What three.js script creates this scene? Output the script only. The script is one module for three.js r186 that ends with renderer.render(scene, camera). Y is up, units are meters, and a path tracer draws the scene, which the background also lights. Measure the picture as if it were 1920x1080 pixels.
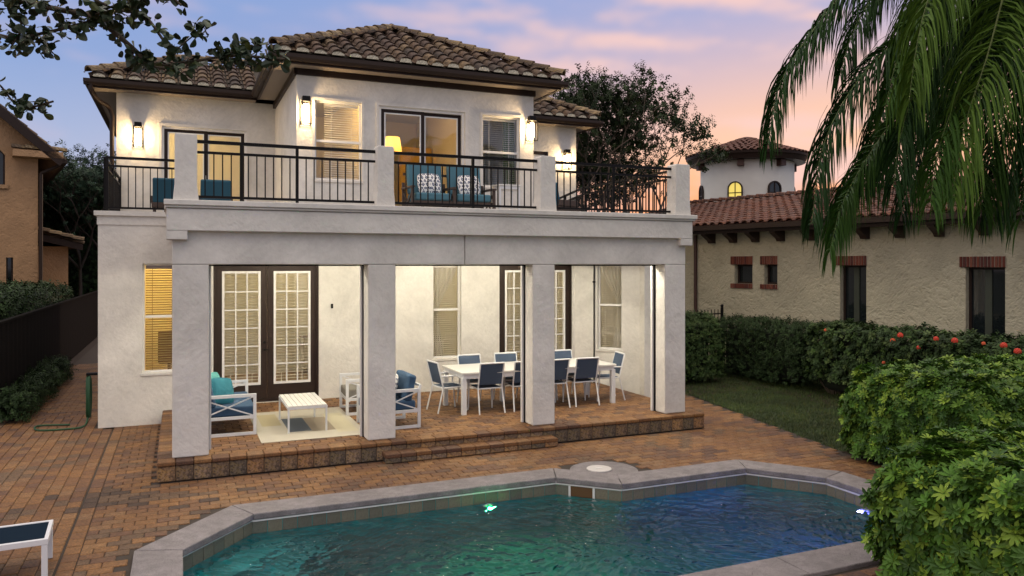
import * as THREE from 'three';
import { mergeGeometries } from 'three/addons/utils/BufferGeometryUtils.js';
import { RoundedBoxGeometry } from 'three/addons/geometries/RoundedBoxGeometry.js';
import { createNoise2D, createNoise3D } from 'simplex-noise';

// ---------------------------------------------------------------- camera, sky, sun, exposure
const FOCAL = 1450, HORIZON = 496, YAW = Math.atan(0.429), CY = Math.cos(YAW), SY = Math.sin(YAW), EYE = 2.86, BACK = 11.3;
const scene = new THREE.Scene();
const camera = new THREE.PerspectiveCamera(2 * Math.atan(540 / FOCAL) * 180 / Math.PI, 1920 / 1080, 0.1, 1500);
camera.position.set(0, EYE, BACK);
camera.rotation.set(0, -YAW, 0);
camera.setViewOffset(1920, 1080, 0, 540 - HORIZON, 1920, 1080);
const renderer = new THREE.WebGLRenderer({ antialias: true });
renderer.setSize(1024, 576);
renderer.toneMapping = THREE.LinearToneMapping;
renderer.toneMappingExposure = 1.38;
renderer.shadowMap.enabled = true;

let seed = 7;
const rnd = () => { seed = (seed + 0x6d2b79f5) | 0; let t = Math.imul(seed ^ (seed >>> 15), 1 | seed); t = (t + Math.imul(t ^ (t >>> 7), 61 | t)) ^ t; return ((t ^ (t >>> 14)) >>> 0) / 4294967296; };
const rr = (a, b) => a + (b - a) * rnd();
const pick = (a) => a[Math.floor(rnd() * a.length)];
const n2 = createNoise2D(rnd), n3 = createNoise3D(rnd);
const fbm2 = (x, y, o = 4) => { let s = 0, a = 0.5; for (let i = 0; i < o; i++) { s += a * n2(x, y); x = x * 2.03 + 7.1; y = y * 2.03 - 3.7; a *= 0.5; } return s; };
const clamp01 = (x) => Math.min(1, Math.max(0, x));
const smooth = (a, b, x) => { const t = clamp01((x - a) / (b - a)); return t * t * (3 - 2 * t); };
const lin = (v) => { v /= 255; return v <= 0.04045 ? v / 12.92 : ((v + 0.055) / 1.055) ** 2.4; };
const SUNSET = 28 * Math.PI / 180;    // azimuth of the afterglow, right of the view direction

// the evening sky: blue away from the sunset, lavender and pink streaks of high cloud, orange low above the sunset
{
  const W = 1024, H = 512, data = new Float32Array(W * H * 4);
  const C = (r, g, b) => [lin(r), lin(g), lin(b)].map((v) => v * 0.86);
  const mix = (a, b, t) => [a[0] + (b[0] - a[0]) * t, a[1] + (b[1] - a[1]) * t, a[2] + (b[2] - a[2]) * t];
  const blueHigh = C(102, 146, 202), blueLow = C(158, 182, 212), zenith = [1.3, 1.16, 1.04], orange = C(255, 156, 78), peach = C(250, 196, 160), lav = C(168, 168, 202), pink = C(236, 196, 186), hazeLow = C(190, 186, 200), fillBelt = C(255, 232, 222);
  for (let j = 0; j < H; j++) {
    const el = ((j + 0.5) / H - 0.5) * Math.PI, y = Math.sin(el), deg = el * 180 / Math.PI;
    for (let i = 0; i < W; i++) {
      const az = ((i + 0.5) / W - 0.5) * 2 * Math.PI, x = Math.cos(az) * Math.cos(el), z = Math.sin(az) * Math.cos(el);
      const f = x * SY - z * CY, r = x * CY + z * SY, phi = Math.atan2(r, f);
      let d = Math.abs(phi - SUNSET); if (d > Math.PI) d = 2 * Math.PI - d;
      const glow = Math.exp(-((d / 0.62) ** 2)), broad = Math.exp(-((d / 0.8) ** 2));
      const e = Math.max(0, deg);
      let c = mix(blueLow, blueHigh, smooth(2, 16, e));
      c = mix(c, zenith, smooth(20, 50, e));  // overhead sky brightened out of view to lift the facade
      c = mix(c, hazeLow, 0.5 * Math.exp(-e / 4) * (1 - glow));
      c = mix(c, lav, 0.88 * broad * smooth(48, 14, e));
      c = mix(c, peach, clamp01(1.15 * glow * smooth(20, 6, e)));
      c = mix(c, orange, clamp01(1.15 * glow * smooth(9, 2, e)));
      c = mix(c, fillBelt, 0.85 * Math.exp(-(((Math.PI - d) / 1.15) ** 2)) * smooth(0, 4, e) * smooth(60, 12, e));   // rosy band behind the camera, added to warm the facade
      const yy = y + 0.1 * r, fb = (k, q, o) => { let v = 0, a = 0.5, m = 1; for (let n = 0; n < o; n++) { v += a * n3(x * k * m + n * 5, yy * q * m, z * k * m); m *= 2.1; a *= 0.55; } return v; };
      const s = fb(2.0, 9, 5) + 0.6 * fb(4.0, 38, 4);
      const cloud = smooth(-0.12, 0.5, s);
      c = mix(c, mix(lav, pink, clamp01(0.25 + broad)), cloud * (0.2 + 0.7 * broad) * smooth(0, 3, e));
      const o = (j * W + i) * 4;
      for (let q = 0; q < 3; q++) data[o + q] = c[q];
      data[o + 3] = 1;
    }
  }
  const t = new THREE.DataTexture(data, W, H, THREE.RGBAFormat, THREE.FloatType);
  t.mapping = THREE.EquirectangularReflectionMapping; t.magFilter = THREE.LinearFilter; t.needsUpdate = true;
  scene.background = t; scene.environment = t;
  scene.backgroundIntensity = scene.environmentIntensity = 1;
}
const sun = new THREE.DirectionalLight(new THREE.Color(1, 0.7, 0.48), 0.5);
{
  const el = 5 * Math.PI / 180, a = SUNSET, f = Math.cos(a), r = Math.sin(a);
  sun.position.set((r * CY + f * SY) * 60, Math.sin(el) * 60 + 2, -(f * CY - r * SY) * 60);
  sun.target.position.set(4, 2, -2);
  sun.castShadow = true; sun.shadow.radius = 20;
  Object.assign(sun.shadow.camera, { left: -35, right: 35, top: 25, bottom: -15, near: 1, far: 150 });
  scene.add(sun, sun.target);
}

// ---------------------------------------------------------------- helpers
const V = (x, y, z) => new THREE.Vector3(x, y, z);
const at = (px, py, fw) => { const r = (px - 960) / FOCAL * fw, u = (HORIZON - py) / FOCAL * fw; return V(r * CY + fw * SY, EYE + u, BACK - (fw * CY - r * SY)); };   // reading of the photograph: pixel + distance -> place
const seenAt = (p) => { const d = BACK - p.z, fw = p.x * SY + d * CY, r = p.x * CY - d * SY; return [960 + FOCAL * r / fw, HORIZON - FOCAL * (p.y - EYE) / fw, fw]; };
const used = new Map();
const numbered = (n) => { const k = used.get(n) ?? 0; used.set(n, k + 1); return k ? `${n}_${String(k).padStart(3, '0')}` : n; };
const shade = (o) => o.traverse((m) => { if (m.isMesh) { m.castShadow = true; m.receiveShadow = true; } });
function tag(o, label, category, group, kind) { if (label) o.userData.label = label; if (category) o.userData.category = category; if (group) o.userData.group = group; if (kind) o.userData.kind = kind; return o; }
function thing(name, label, category, pos = [0, 0, 0], turn = 0, group) { const o = new THREE.Group(); o.name = numbered(name); o.position.set(...pos); o.rotation.y = turn; scene.add(o); return tag(o, label, category, group); }
const clean = (g) => { const q = g.index ? g.toNonIndexed() : g; for (const k of Object.keys(q.attributes)) if (!['position', 'normal', 'uv'].includes(k)) q.deleteAttribute(k); if (!q.attributes.uv) q.setAttribute('uv', new THREE.Float32BufferAttribute(new Float32Array(q.attributes.position.count * 2), 2)); return q; };
const merge = (list) => { list = [list].flat(Infinity); return list.length === 1 ? list[0] : mergeGeometries(list.map(clean)); };
function part(parent, name, geos, mat, kind) { const m = new THREE.Mesh(merge(geos), mat); m.name = parent === scene ? numbered(name) : name; parent.add(m); if (kind) m.userData.kind = kind; return m; }
const sub = (parent, name) => { const g = new THREE.Group(); g.name = name; parent.add(g); return g; };
function bx(x0, x1, y0, y1, z0, z1) {           // a box with uv in metres
  const g = new THREE.BoxGeometry(x1 - x0, y1 - y0, z1 - z0).toNonIndexed(); g.translate((x0 + x1) / 2, (y0 + y1) / 2, (z0 + z1) / 2);
  return metric(g);
}
function metric(g) {
  const p = g.attributes.position, n = g.attributes.normal, uv = new Float32Array(p.count * 2);
  for (let i = 0; i < p.count; i++) {
    const ax = Math.abs(n.getX(i)), ay = Math.abs(n.getY(i)), az = Math.abs(n.getZ(i));
    const [u, v] = ax >= ay && ax >= az ? [p.getZ(i), p.getY(i)] : ay >= az ? [p.getX(i), p.getZ(i)] : [p.getX(i), p.getY(i)];
    uv[i * 2] = u; uv[i * 2 + 1] = v;
  }
  g.setAttribute('uv', new THREE.BufferAttribute(uv, 2)); return g;
}
const rb = (x0, x1, y0, y1, z0, z1, r = 0.01, seg = 2) => { const g = clean(new RoundedBoxGeometry(x1 - x0, y1 - y0, z1 - z0, seg, Math.min(r, (x1 - x0) / 2.01, (y1 - y0) / 2.01, (z1 - z0) / 2.01))); g.translate((x0 + x1) / 2, (y0 + y1) / 2, (z0 + z1) / 2); return metric(g); };
function along(g, p, q) { const d = q.clone().sub(p), l = d.length(); g.applyQuaternion(new THREE.Quaternion().setFromUnitVectors(V(0, 1, 0), d.divideScalar(l))); g.translate((p.x + q.x) / 2, (p.y + q.y) / 2, (p.z + q.z) / 2); return g; }
const rod = (p, q, r, n = 8, r2 = r) => clean(along(new THREE.CylinderGeometry(r2, r, p.distanceTo(q), n), p, q));
const bar = (p, q, w, h = w) => metric(clean(along(new THREE.BoxGeometry(w, p.distanceTo(q), h), p, q)));
const tube = (pts, r, n = 6, seg = 0) => clean(new THREE.TubeGeometry(new THREE.CatmullRomCurve3(pts), seg || pts.length * 5, r, n));
function wallShape(x0, x1, y0, y1, holes = []) { const s = new THREE.Shape([[x0, y0], [x1, y0], [x1, y1], [x0, y1]].map((p) => new THREE.Vector2(...p))); for (const [a, b, c, d] of holes) s.holes.push(new THREE.Path([[a, c], [a, d], [b, d], [b, c]].map((p) => new THREE.Vector2(...p)))); return s; }
function wallZ(x0, x1, y0, y1, zf, t, holes) { const g = new THREE.ExtrudeGeometry(wallShape(x0, x1, y0, y1, holes), { depth: t, bevelEnabled: false }); g.translate(0, 0, zf - t); return clean(g); }
function wallX(z0, z1, y0, y1, xo, t, holes) { const g = new THREE.ExtrudeGeometry(wallShape(z0, z1, y0, y1, holes), { depth: t, bevelEnabled: false }); g.rotateY(-Math.PI / 2); g.translate(xo + t, 0, 0); return clean(g); }
// many alike pieces: the ones that show largest are meshes of their own, the rest one joined part
function pieces(parent, name, items, limit = 300) {
  for (const it of items) { const p = V(0, 0, 0).applyMatrix4(it.m), [x, y, fw] = seenAt(it.world ? it.world : p); it.rank = fw > 0.5 && x > -30 && x < 1950 && y > -30 && y < 1110 ? fw : 1e4 + Math.abs(fw); }
  items.sort((a, b) => a.rank - b.rank);
  const near = items.slice(0, limit).filter((i) => i.rank < 1e4 || items.length <= limit), set = new Set(near), rest = items.filter((i) => !set.has(i));
  for (const it of near) { const m = new THREE.Mesh(it.geo, it.mat); m.name = name; m.applyMatrix4(it.m); parent.add(m); }
  if (rest.length) {
    const by = new Map();
    for (const it of rest) { if (!by.has(it.mat)) by.set(it.mat, []); by.get(it.mat).push(clean(it.geo).clone().applyMatrix4(it.m)); }
    const mats = [...by.keys()], g = mergeGeometries(mats.map((k) => mergeGeometries(by.get(k))), true), m = new THREE.Mesh(g, mats);
    m.name = name + '_field'; m.userData.kind = 'stuff'; parent.add(m);
  }
}
const M4 = (x, y, z, ry = 0, sx = 1, sy = 1, sz = 1) => new THREE.Matrix4().compose(V(x, y, z), new THREE.Quaternion().setFromEuler(new THREE.Euler(0, ry, 0)), V(sx, sy, sz));

// ---------------------------------------------------------------- textures and materials
function tex(size, fn, srgb, repeat) {
  const d = new Uint8Array(size * size * 4);
  for (let j = 0; j < size; j++) for (let i = 0; i < size; i++) { const c = fn(i / size, j / size), o = (j * size + i) * 4; if (typeof c === 'number') d[o] = d[o + 1] = d[o + 2] = Math.max(0, Math.min(255, c * 255)); else for (let k = 0; k < 3; k++) d[o + k] = Math.max(0, Math.min(255, c[k] * 255)); d[o + 3] = 255; }
  const t = new THREE.DataTexture(d, size, size); t.wrapS = t.wrapT = THREE.RepeatWrapping; t.magFilter = THREE.LinearFilter; t.minFilter = THREE.LinearMipmapLinearFilter; t.generateMipmaps = true;
  if (srgb) t.colorSpace = THREE.SRGBColorSpace; if (repeat) t.repeat.set(repeat, repeat); t.needsUpdate = true; return t;
}
const tile4 = (f) => (u, v, k) => { const a = u * 2 * Math.PI, b = v * 2 * Math.PI, R = k / (2 * Math.PI); return f(Math.cos(a) * R + 11, Math.sin(a) * R + Math.cos(b) * R * 0.9, Math.sin(b) * R * 1.3 + Math.sin(a) * 0.3 * R); };
const per = tile4((x, y, z) => n3(x, y, z));                                    // noise that repeats without a seam
const pfbm = (u, v, k, o = 4) => { let s = 0, a = 0.5; for (let i = 0; i < o; i++) { s += a * per((u + i * 0.37) % 1, (v + i * 0.19) % 1, k); k *= 2.1; a *= 0.55; } return s; };
const stuccoBump = tex(512, (u, v) => { const a = pfbm(u, v, 9, 5), w = Math.abs(pfbm(v, u, 14, 3)); return 0.5 + 0.55 * a - 0.5 * w; }, false, 1 / 2.2);
const stuccoColor = tex(512, (u, v) => { const a = pfbm(u, v, 3, 6), b = pfbm(v, u, 25, 3); const k = 0.93 + 0.07 * a + 0.03 * b; return [k, k * 0.995, k * 0.985]; }, true, 1 / 3.1);
const roughBump = tex(512, (u, v) => { const w = Math.abs(pfbm(u, v, 7, 4)), q = Math.abs(pfbm(v, u, 10, 3)); return 0.85 - 1.1 * Math.min(w, q) - 0.3 * w; }, false, 1 / 2.6);
const grain = tex(512, (u, v) => { const k = 0.82 + 0.28 * pfbm(u, v, 30, 5) + 0.1 * pfbm(v, u, 6, 3); return [k, k, k]; }, true, 1 / 0.9);
const grainBump = tex(256, (u, v) => 0.5 + 0.6 * pfbm(u, v, 40, 4), false, 1 / 0.6);
const speck = tex(512, (u, v) => { const s = per(u, v, 150), k = 0.86 + 0.12 * pfbm(u, v, 5, 4) + (s > 0.45 ? -0.25 : 0.04 * s); return [k, k, k]; }, true, 1 / 1.2);
const weave = tex(256, (u, v) => 0.5 + 0.25 * Math.sin(u * 2 * Math.PI * 32) + 0.25 * Math.sin(v * 2 * Math.PI * 32), false, 1 / 0.25);
const lichen = tex(256, (u, v) => { const p = pfbm(u, v, 8, 5), k = 0.75 + 0.35 * pfbm(v, u, 14, 4); const t = smooth(0.12, 0.35, p); return [k * (1 + 0.5 * t), k * (1 + 0.45 * t), k * (1 + 0.2 * t)]; }, true, 1 / 0.8);
const std = (r, g, b, rough = 0.8, o = {}) => new THREE.MeshStandardMaterial({ color: new THREE.Color().setRGB(r, g, b), roughness: rough, metalness: 0, ...o });
const phys = (r, g, b, rough, o = {}) => new THREE.MeshPhysicalMaterial({ color: new THREE.Color().setRGB(r, g, b), roughness: rough, ...o });
const M = {
  stucco: std(0.82, 0.8, 0.75, 0.92, { map: stuccoColor, bumpMap: stuccoBump, bumpScale: 0.007 }),
  trim: std(0.82, 0.8, 0.75, 0.85, { map: stuccoColor, bumpMap: stuccoBump, bumpScale: 0.004 }),
  cap: std(0.70, 0.68, 0.64, 0.85, { map: speck }),
  tan: std(0.44, 0.27, 0.145, 0.95, { map: stuccoColor, bumpMap: roughBump, bumpScale: 0.02 }),
  cream: std(0.53, 0.5, 0.37, 0.95, { map: stuccoColor, bumpMap: roughBump, bumpScale: 0.03 }),
  white: std(0.8, 0.79, 0.76, 0.4), vinyl: std(0.78, 0.77, 0.74, 0.45),
  brown: phys(0.028, 0.017, 0.013, 0.5, { specularIntensity: 0.4 }), gutter: phys(0.03, 0.019, 0.014, 0.5, { specularIntensity: 0.4 }), iron: phys(0.008, 0.007, 0.007, 0.5, { specularIntensity: 0.35 }), black: phys(0.007, 0.007, 0.007, 0.6, { specularIntensity: 0.3 }),
  soffit: std(0.24, 0.2, 0.165, 0.8), mortar: std(0.78, 0.72, 0.55, 0.9, { map: grain }),
  glass: phys(1, 1, 1, 0.02, { transmission: 1, thickness: 0, ior: 1.5 }),
  darkGlass: phys(0.01, 0.014, 0.016, 0.04, { ior: 1.5 }),
  blind: std(0.72, 0.68, 0.58, 0.6), curtain: phys(0.8, 0.76, 0.66, 0.95, { transmission: 0.4, thickness: 0 }),
  room: std(0.72, 0.64, 0.46, 0.9), roomFloor: std(0.3, 0.2, 0.12, 0.6),
  grout: std(0.045, 0.034, 0.026, 0.95), soil: std(0.05, 0.033, 0.022, 1, { map: grain }), coping: std(0.33, 0.3, 0.3, 0.85, { map: speck, bumpMap: grainBump, bumpScale: 0.004 }),
};
// ---------------------------------------------------------------- ground, deck, pool
const poolIn = [[0, 2.95], [0.75, 2.06], [4.6, 2.06], [5.24, 2.68], [7.24, 2.68], [7.9, 3.5], [7.9, 4.6], [7.15, 5.45], [5.3, 5.45], [0.75, 5.45], [0, 4.6]];
const shapeOf = (pts) => new THREE.Shape(pts.map(([x, z]) => new THREE.Vector2(x, -z)));
function offset(pts, d) {                       // polygon moved outwards by d
  const n = pts.length, out = []; let area = 0;
  for (let i = 0; i < n; i++) area += pts[i][0] * pts[(i + 1) % n][1] - pts[(i + 1) % n][0] * pts[i][1];
  const sg = area > 0 ? 1 : -1;
  for (let i = 0; i < n; i++) {
    const a = pts[(i + n - 1) % n], b = pts[i], c = pts[(i + 1) % n];
    const e = [b[0] - a[0], b[1] - a[1]], f = [c[0] - b[0], c[1] - b[1]], le = Math.hypot(...e), lf = Math.hypot(...f);
    const m = [e[1] / le * sg, -e[0] / le * sg], k = [f[1] / lf * sg, -f[0] / lf * sg], s = 1 + m[0] * k[0] + m[1] * k[1];
    out.push([b[0] + d * (m[0] + k[0]) / s, b[1] + d * (m[1] + k[1]) / s]);
  }
  return out;
}
const inside = (pts, x, z) => { let r = false; for (let i = 0, j = pts.length - 1; i < pts.length; j = i++) { const [a, b] = pts[i], [c, d] = pts[j]; if ((b > z) !== (d > z) && x < (c - a) * (z - b) / (d - b) + a) r = !r; } return r; };
const flat = (g, y) => { g.rotateX(-Math.PI / 2); g.translate(0, y, 0); return clean(g); };
const poolOut = offset(poolIn, 0.42);
const struct = (name, geos, mat) => { const m = part(scene, name, geos, mat); m.userData.kind = 'structure'; return m; };

{ // the earth all round, with a hole for the pool
  const s = new THREE.Shape([[-400, -400], [400, -400], [400, 400], [-400, 400]].map((p) => new THREE.Vector2(...p)));
  s.holes.push(new THREE.Path(offset(poolIn, 0.1).map(([x, z]) => new THREE.Vector2(x, -z)).reverse()));
  struct('ground', flat(new THREE.ShapeGeometry(s), -0.05), std(0.035, 0.045, 0.018, 1, { map: grain }));
}
const deckEdge = (z) => z < -2.8 ? 10.3 : z < 3 ? 10.3 - (z + 2.8) / 5.8 * 1.05 : 9.25 + (z - 3) * 0.15;
const paverMats = [[0.135, 0.064, 0.034], [0.18, 0.084, 0.04], [0.225, 0.102, 0.037], [0.26, 0.12, 0.04], [0.295, 0.138, 0.042], [0.28, 0.145, 0.058], [0.335, 0.17, 0.06]].map(([r, g, b]) => std(r, g, b, 0.68, { map: grain, bumpMap: grainBump, bumpScale: 0.005 }));
const stained = [[0.10, 0.062, 0.042], [0.14, 0.085, 0.052], [0.19, 0.115, 0.065]].map(([r, g, b]) => std(r, g, b, 0.85, { map: grain, bumpMap: grainBump, bumpScale: 0.005 }));
function paverGeo(w, d, h = 0.03, c = 0.008) {   // chamfered block, top at y = 0
  const x = w / 2, z = d / 2, p = [], q = [];
  const top = [[-x + c, 0, -z + c], [x - c, 0, -z + c], [x - c, 0, z - c], [-x + c, 0, z - c]], mid = [[-x, -c, -z], [x, -c, -z], [x, -c, z], [-x, -c, z]], low = mid.map(([a, , b]) => [a, -h, b]);
  const quad = (a, b, cc, d2) => p.push(...a, ...b, ...cc, ...a, ...cc, ...d2);
  quad(top[3], top[2], top[1], top[0]);
  for (let i = 0; i < 4; i++) { const j = (i + 1) % 4; quad(top[i], top[j], mid[j], mid[i]); quad(mid[i], mid[j], low[j], low[i]); }
  const g = new THREE.BufferGeometry(); g.setAttribute('position', new THREE.Float32BufferAttribute(p, 3)); g.computeVertexNormals();
  const o = [rnd() * 0.9, rnd() * 0.9], pos = g.attributes.position, uv = []; for (let i = 0; i < pos.count; i++) uv.push(pos.getX(i) + o[0], pos.getZ(i) + o[1] + pos.getY(i));
  g.setAttribute('uv', new THREE.Float32BufferAttribute(uv, 2)); return g;
}
{
  const s = new THREE.Shape([[-6, -9], [-6, 5.5], [-2.9, 5.5], [-2.9, 26], [-1.2, 26], [-1.2, 3.8], [10.4, 3.8], [10.3, 2.8], [9.25, -3], [10.1, -9]].map((p) => new THREE.Vector2(...p)));
  s.holes.push(new THREE.Path(offset(poolIn, 0.2).map(([x, z]) => new THREE.Vector2(x, -z)).reverse()));
  const deck = struct('pool_deck', flat(new THREE.ShapeGeometry(s), -0.014), M.grout);
  const L = 0.225, S = 0.15, J = 0.006, geos = [0, 1, 2, 3, 4, 5].map(() => paverGeo(L - J, S - J)), items = [], outer = offset(poolIn, 0.405);
  const half = [0, 1].map(() => paverGeo(L / 2 - J, S - J)), put = (x, z, turn, hp) => {
    const hw = turn ? S / 2 : hp ? L / 4 : L / 2, hd = turn ? L / 2 : S / 2;
    for (const [a, b] of [[x - hw, z - hd], [x + hw, z - hd], [x - hw, z + hd], [x + hw, z + hd]]) {
      if (inside(outer, a, b) || Math.hypot(a - 5.38, b - 1.98) < 0.48) return;
      if (a > -0.16 && a < 8.34 && b < 0.08 && b > -3.9) return;
      if (a > -1.26 && b < -4.02) return;
      if (a > deckEdge(b)) return;
    }
    const st = Math.exp(-(((x + 0.55) / 0.75) ** 2 + ((z - 0.75) / 0.5) ** 2)), dirt = n2(x * 0.5 + 40, z * 0.5) * 0.5 + 0.5;
    const tone = Math.floor(clamp01(0.5 + 0.55 * fbm2(x * 0.8, z * 0.8 + 20, 3) + rr(-0.3, 0.3)) * 6.99), mat = rnd() < st * 0.9 ? pick(stained) : dirt > 0.72 && rnd() < 0.35 ? stained[2] : paverMats[tone];
    const m = new THREE.Matrix4().compose(V(x, rr(-0.003, 0.001), z), new THREE.Quaternion().setFromEuler(new THREE.Euler(rr(-0.008, 0.008), turn ? Math.PI / 2 : (rnd() < 0.5 ? Math.PI : 0), rr(-0.008, 0.008))), V(1, 1, 1));
    items.push({ geo: pick(hp ? half : geos), m, mat });
  };
  for (let r = 0, z = -3.9; z < 8.3; z += S, r++) { for (let x = -0.8 + (r % 2) * L / 2; x < 10.4; x += L) put(x, z, false); if (r % 2) put(-0.857, z, false, true); }
  for (let z = -3.85; z < 8.3; z += L) put(-0.99, z, true);
  for (let c = 0, x = -1.16; x > -4.4; x -= S, c++) for (let z = -5.3 + (c % 2) * L / 2; z < 8.3; z += L) put(x, z, true);
  for (let r = 0, z = -5.4; z > -14; z -= S, r++) for (let x = -2.7 + (r % 2) * L / 2; x < -1.4; x += L) put(x, z, false);
  pieces(deck, 'paver', items);
}
// coping: one cast slab per side of the pool, mitred, with a rounded nose
{
  const n = poolIn.length, copes = [];
  const nose = offset(poolIn, -0.025);
  for (let i = 0; i < n; i++) {
    const j = (i + 1) % n, g4 = 0.004;
    const lerp = (a, b, t) => [a[0] + (b[0] - a[0]) * t, a[1] + (b[1] - a[1]) * t];
    const len = Math.hypot(poolIn[j][0] - poolIn[i][0], poolIn[j][1] - poolIn[i][1]), e = g4 / len;
    const q = [lerp(nose[i], nose[j], e), lerp(nose[i], nose[j], 1 - e), lerp(poolOut[i], poolOut[j], 1 - e), lerp(poolOut[i], poolOut[j], e)];
    const g = new THREE.ExtrudeGeometry(shapeOf(q), { depth: 0.05, bevelEnabled: true, bevelThickness: 0.012, bevelSize: 0.012, bevelOffset: -0.012, bevelSegments: 2 });
    copes.push(flat(g, -0.03));
  }
  const bulge = new THREE.Shape(); bulge.absarc(5.38, -1.98, 0.47, 0, Math.PI * 2, false);
  copes.push(flat(new THREE.ExtrudeGeometry(bulge, { depth: 0.045, bevelEnabled: true, bevelThickness: 0.012, bevelSize: 0.012, bevelOffset: -0.012, bevelSegments: 2, curveSegments: 24 }), -0.03));
  const cg = sub(scene, 'pool_coping'); used.set('pool_coping', 1); cg.userData.kind = 'structure';
  copes.forEach((g) => part(cg, 'coping_slab', g, M.coping));
  const lid = thing('skimmer_lid', 'round white skimmer lid set in the pool coping', 'lid', [5.32, 0.033, 1.95]);
  part(lid, 'lid', clean(new THREE.CylinderGeometry(0.17, 0.175, 0.012, 24)).translate(0, 0.006, 0), std(0.56, 0.53, 0.5, 0.8));
  part(lid, 'handle', rb(-0.05, 0.05, 0.012, 0.02, -0.012, 0.012, 0.004), M.vinyl);
}
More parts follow.
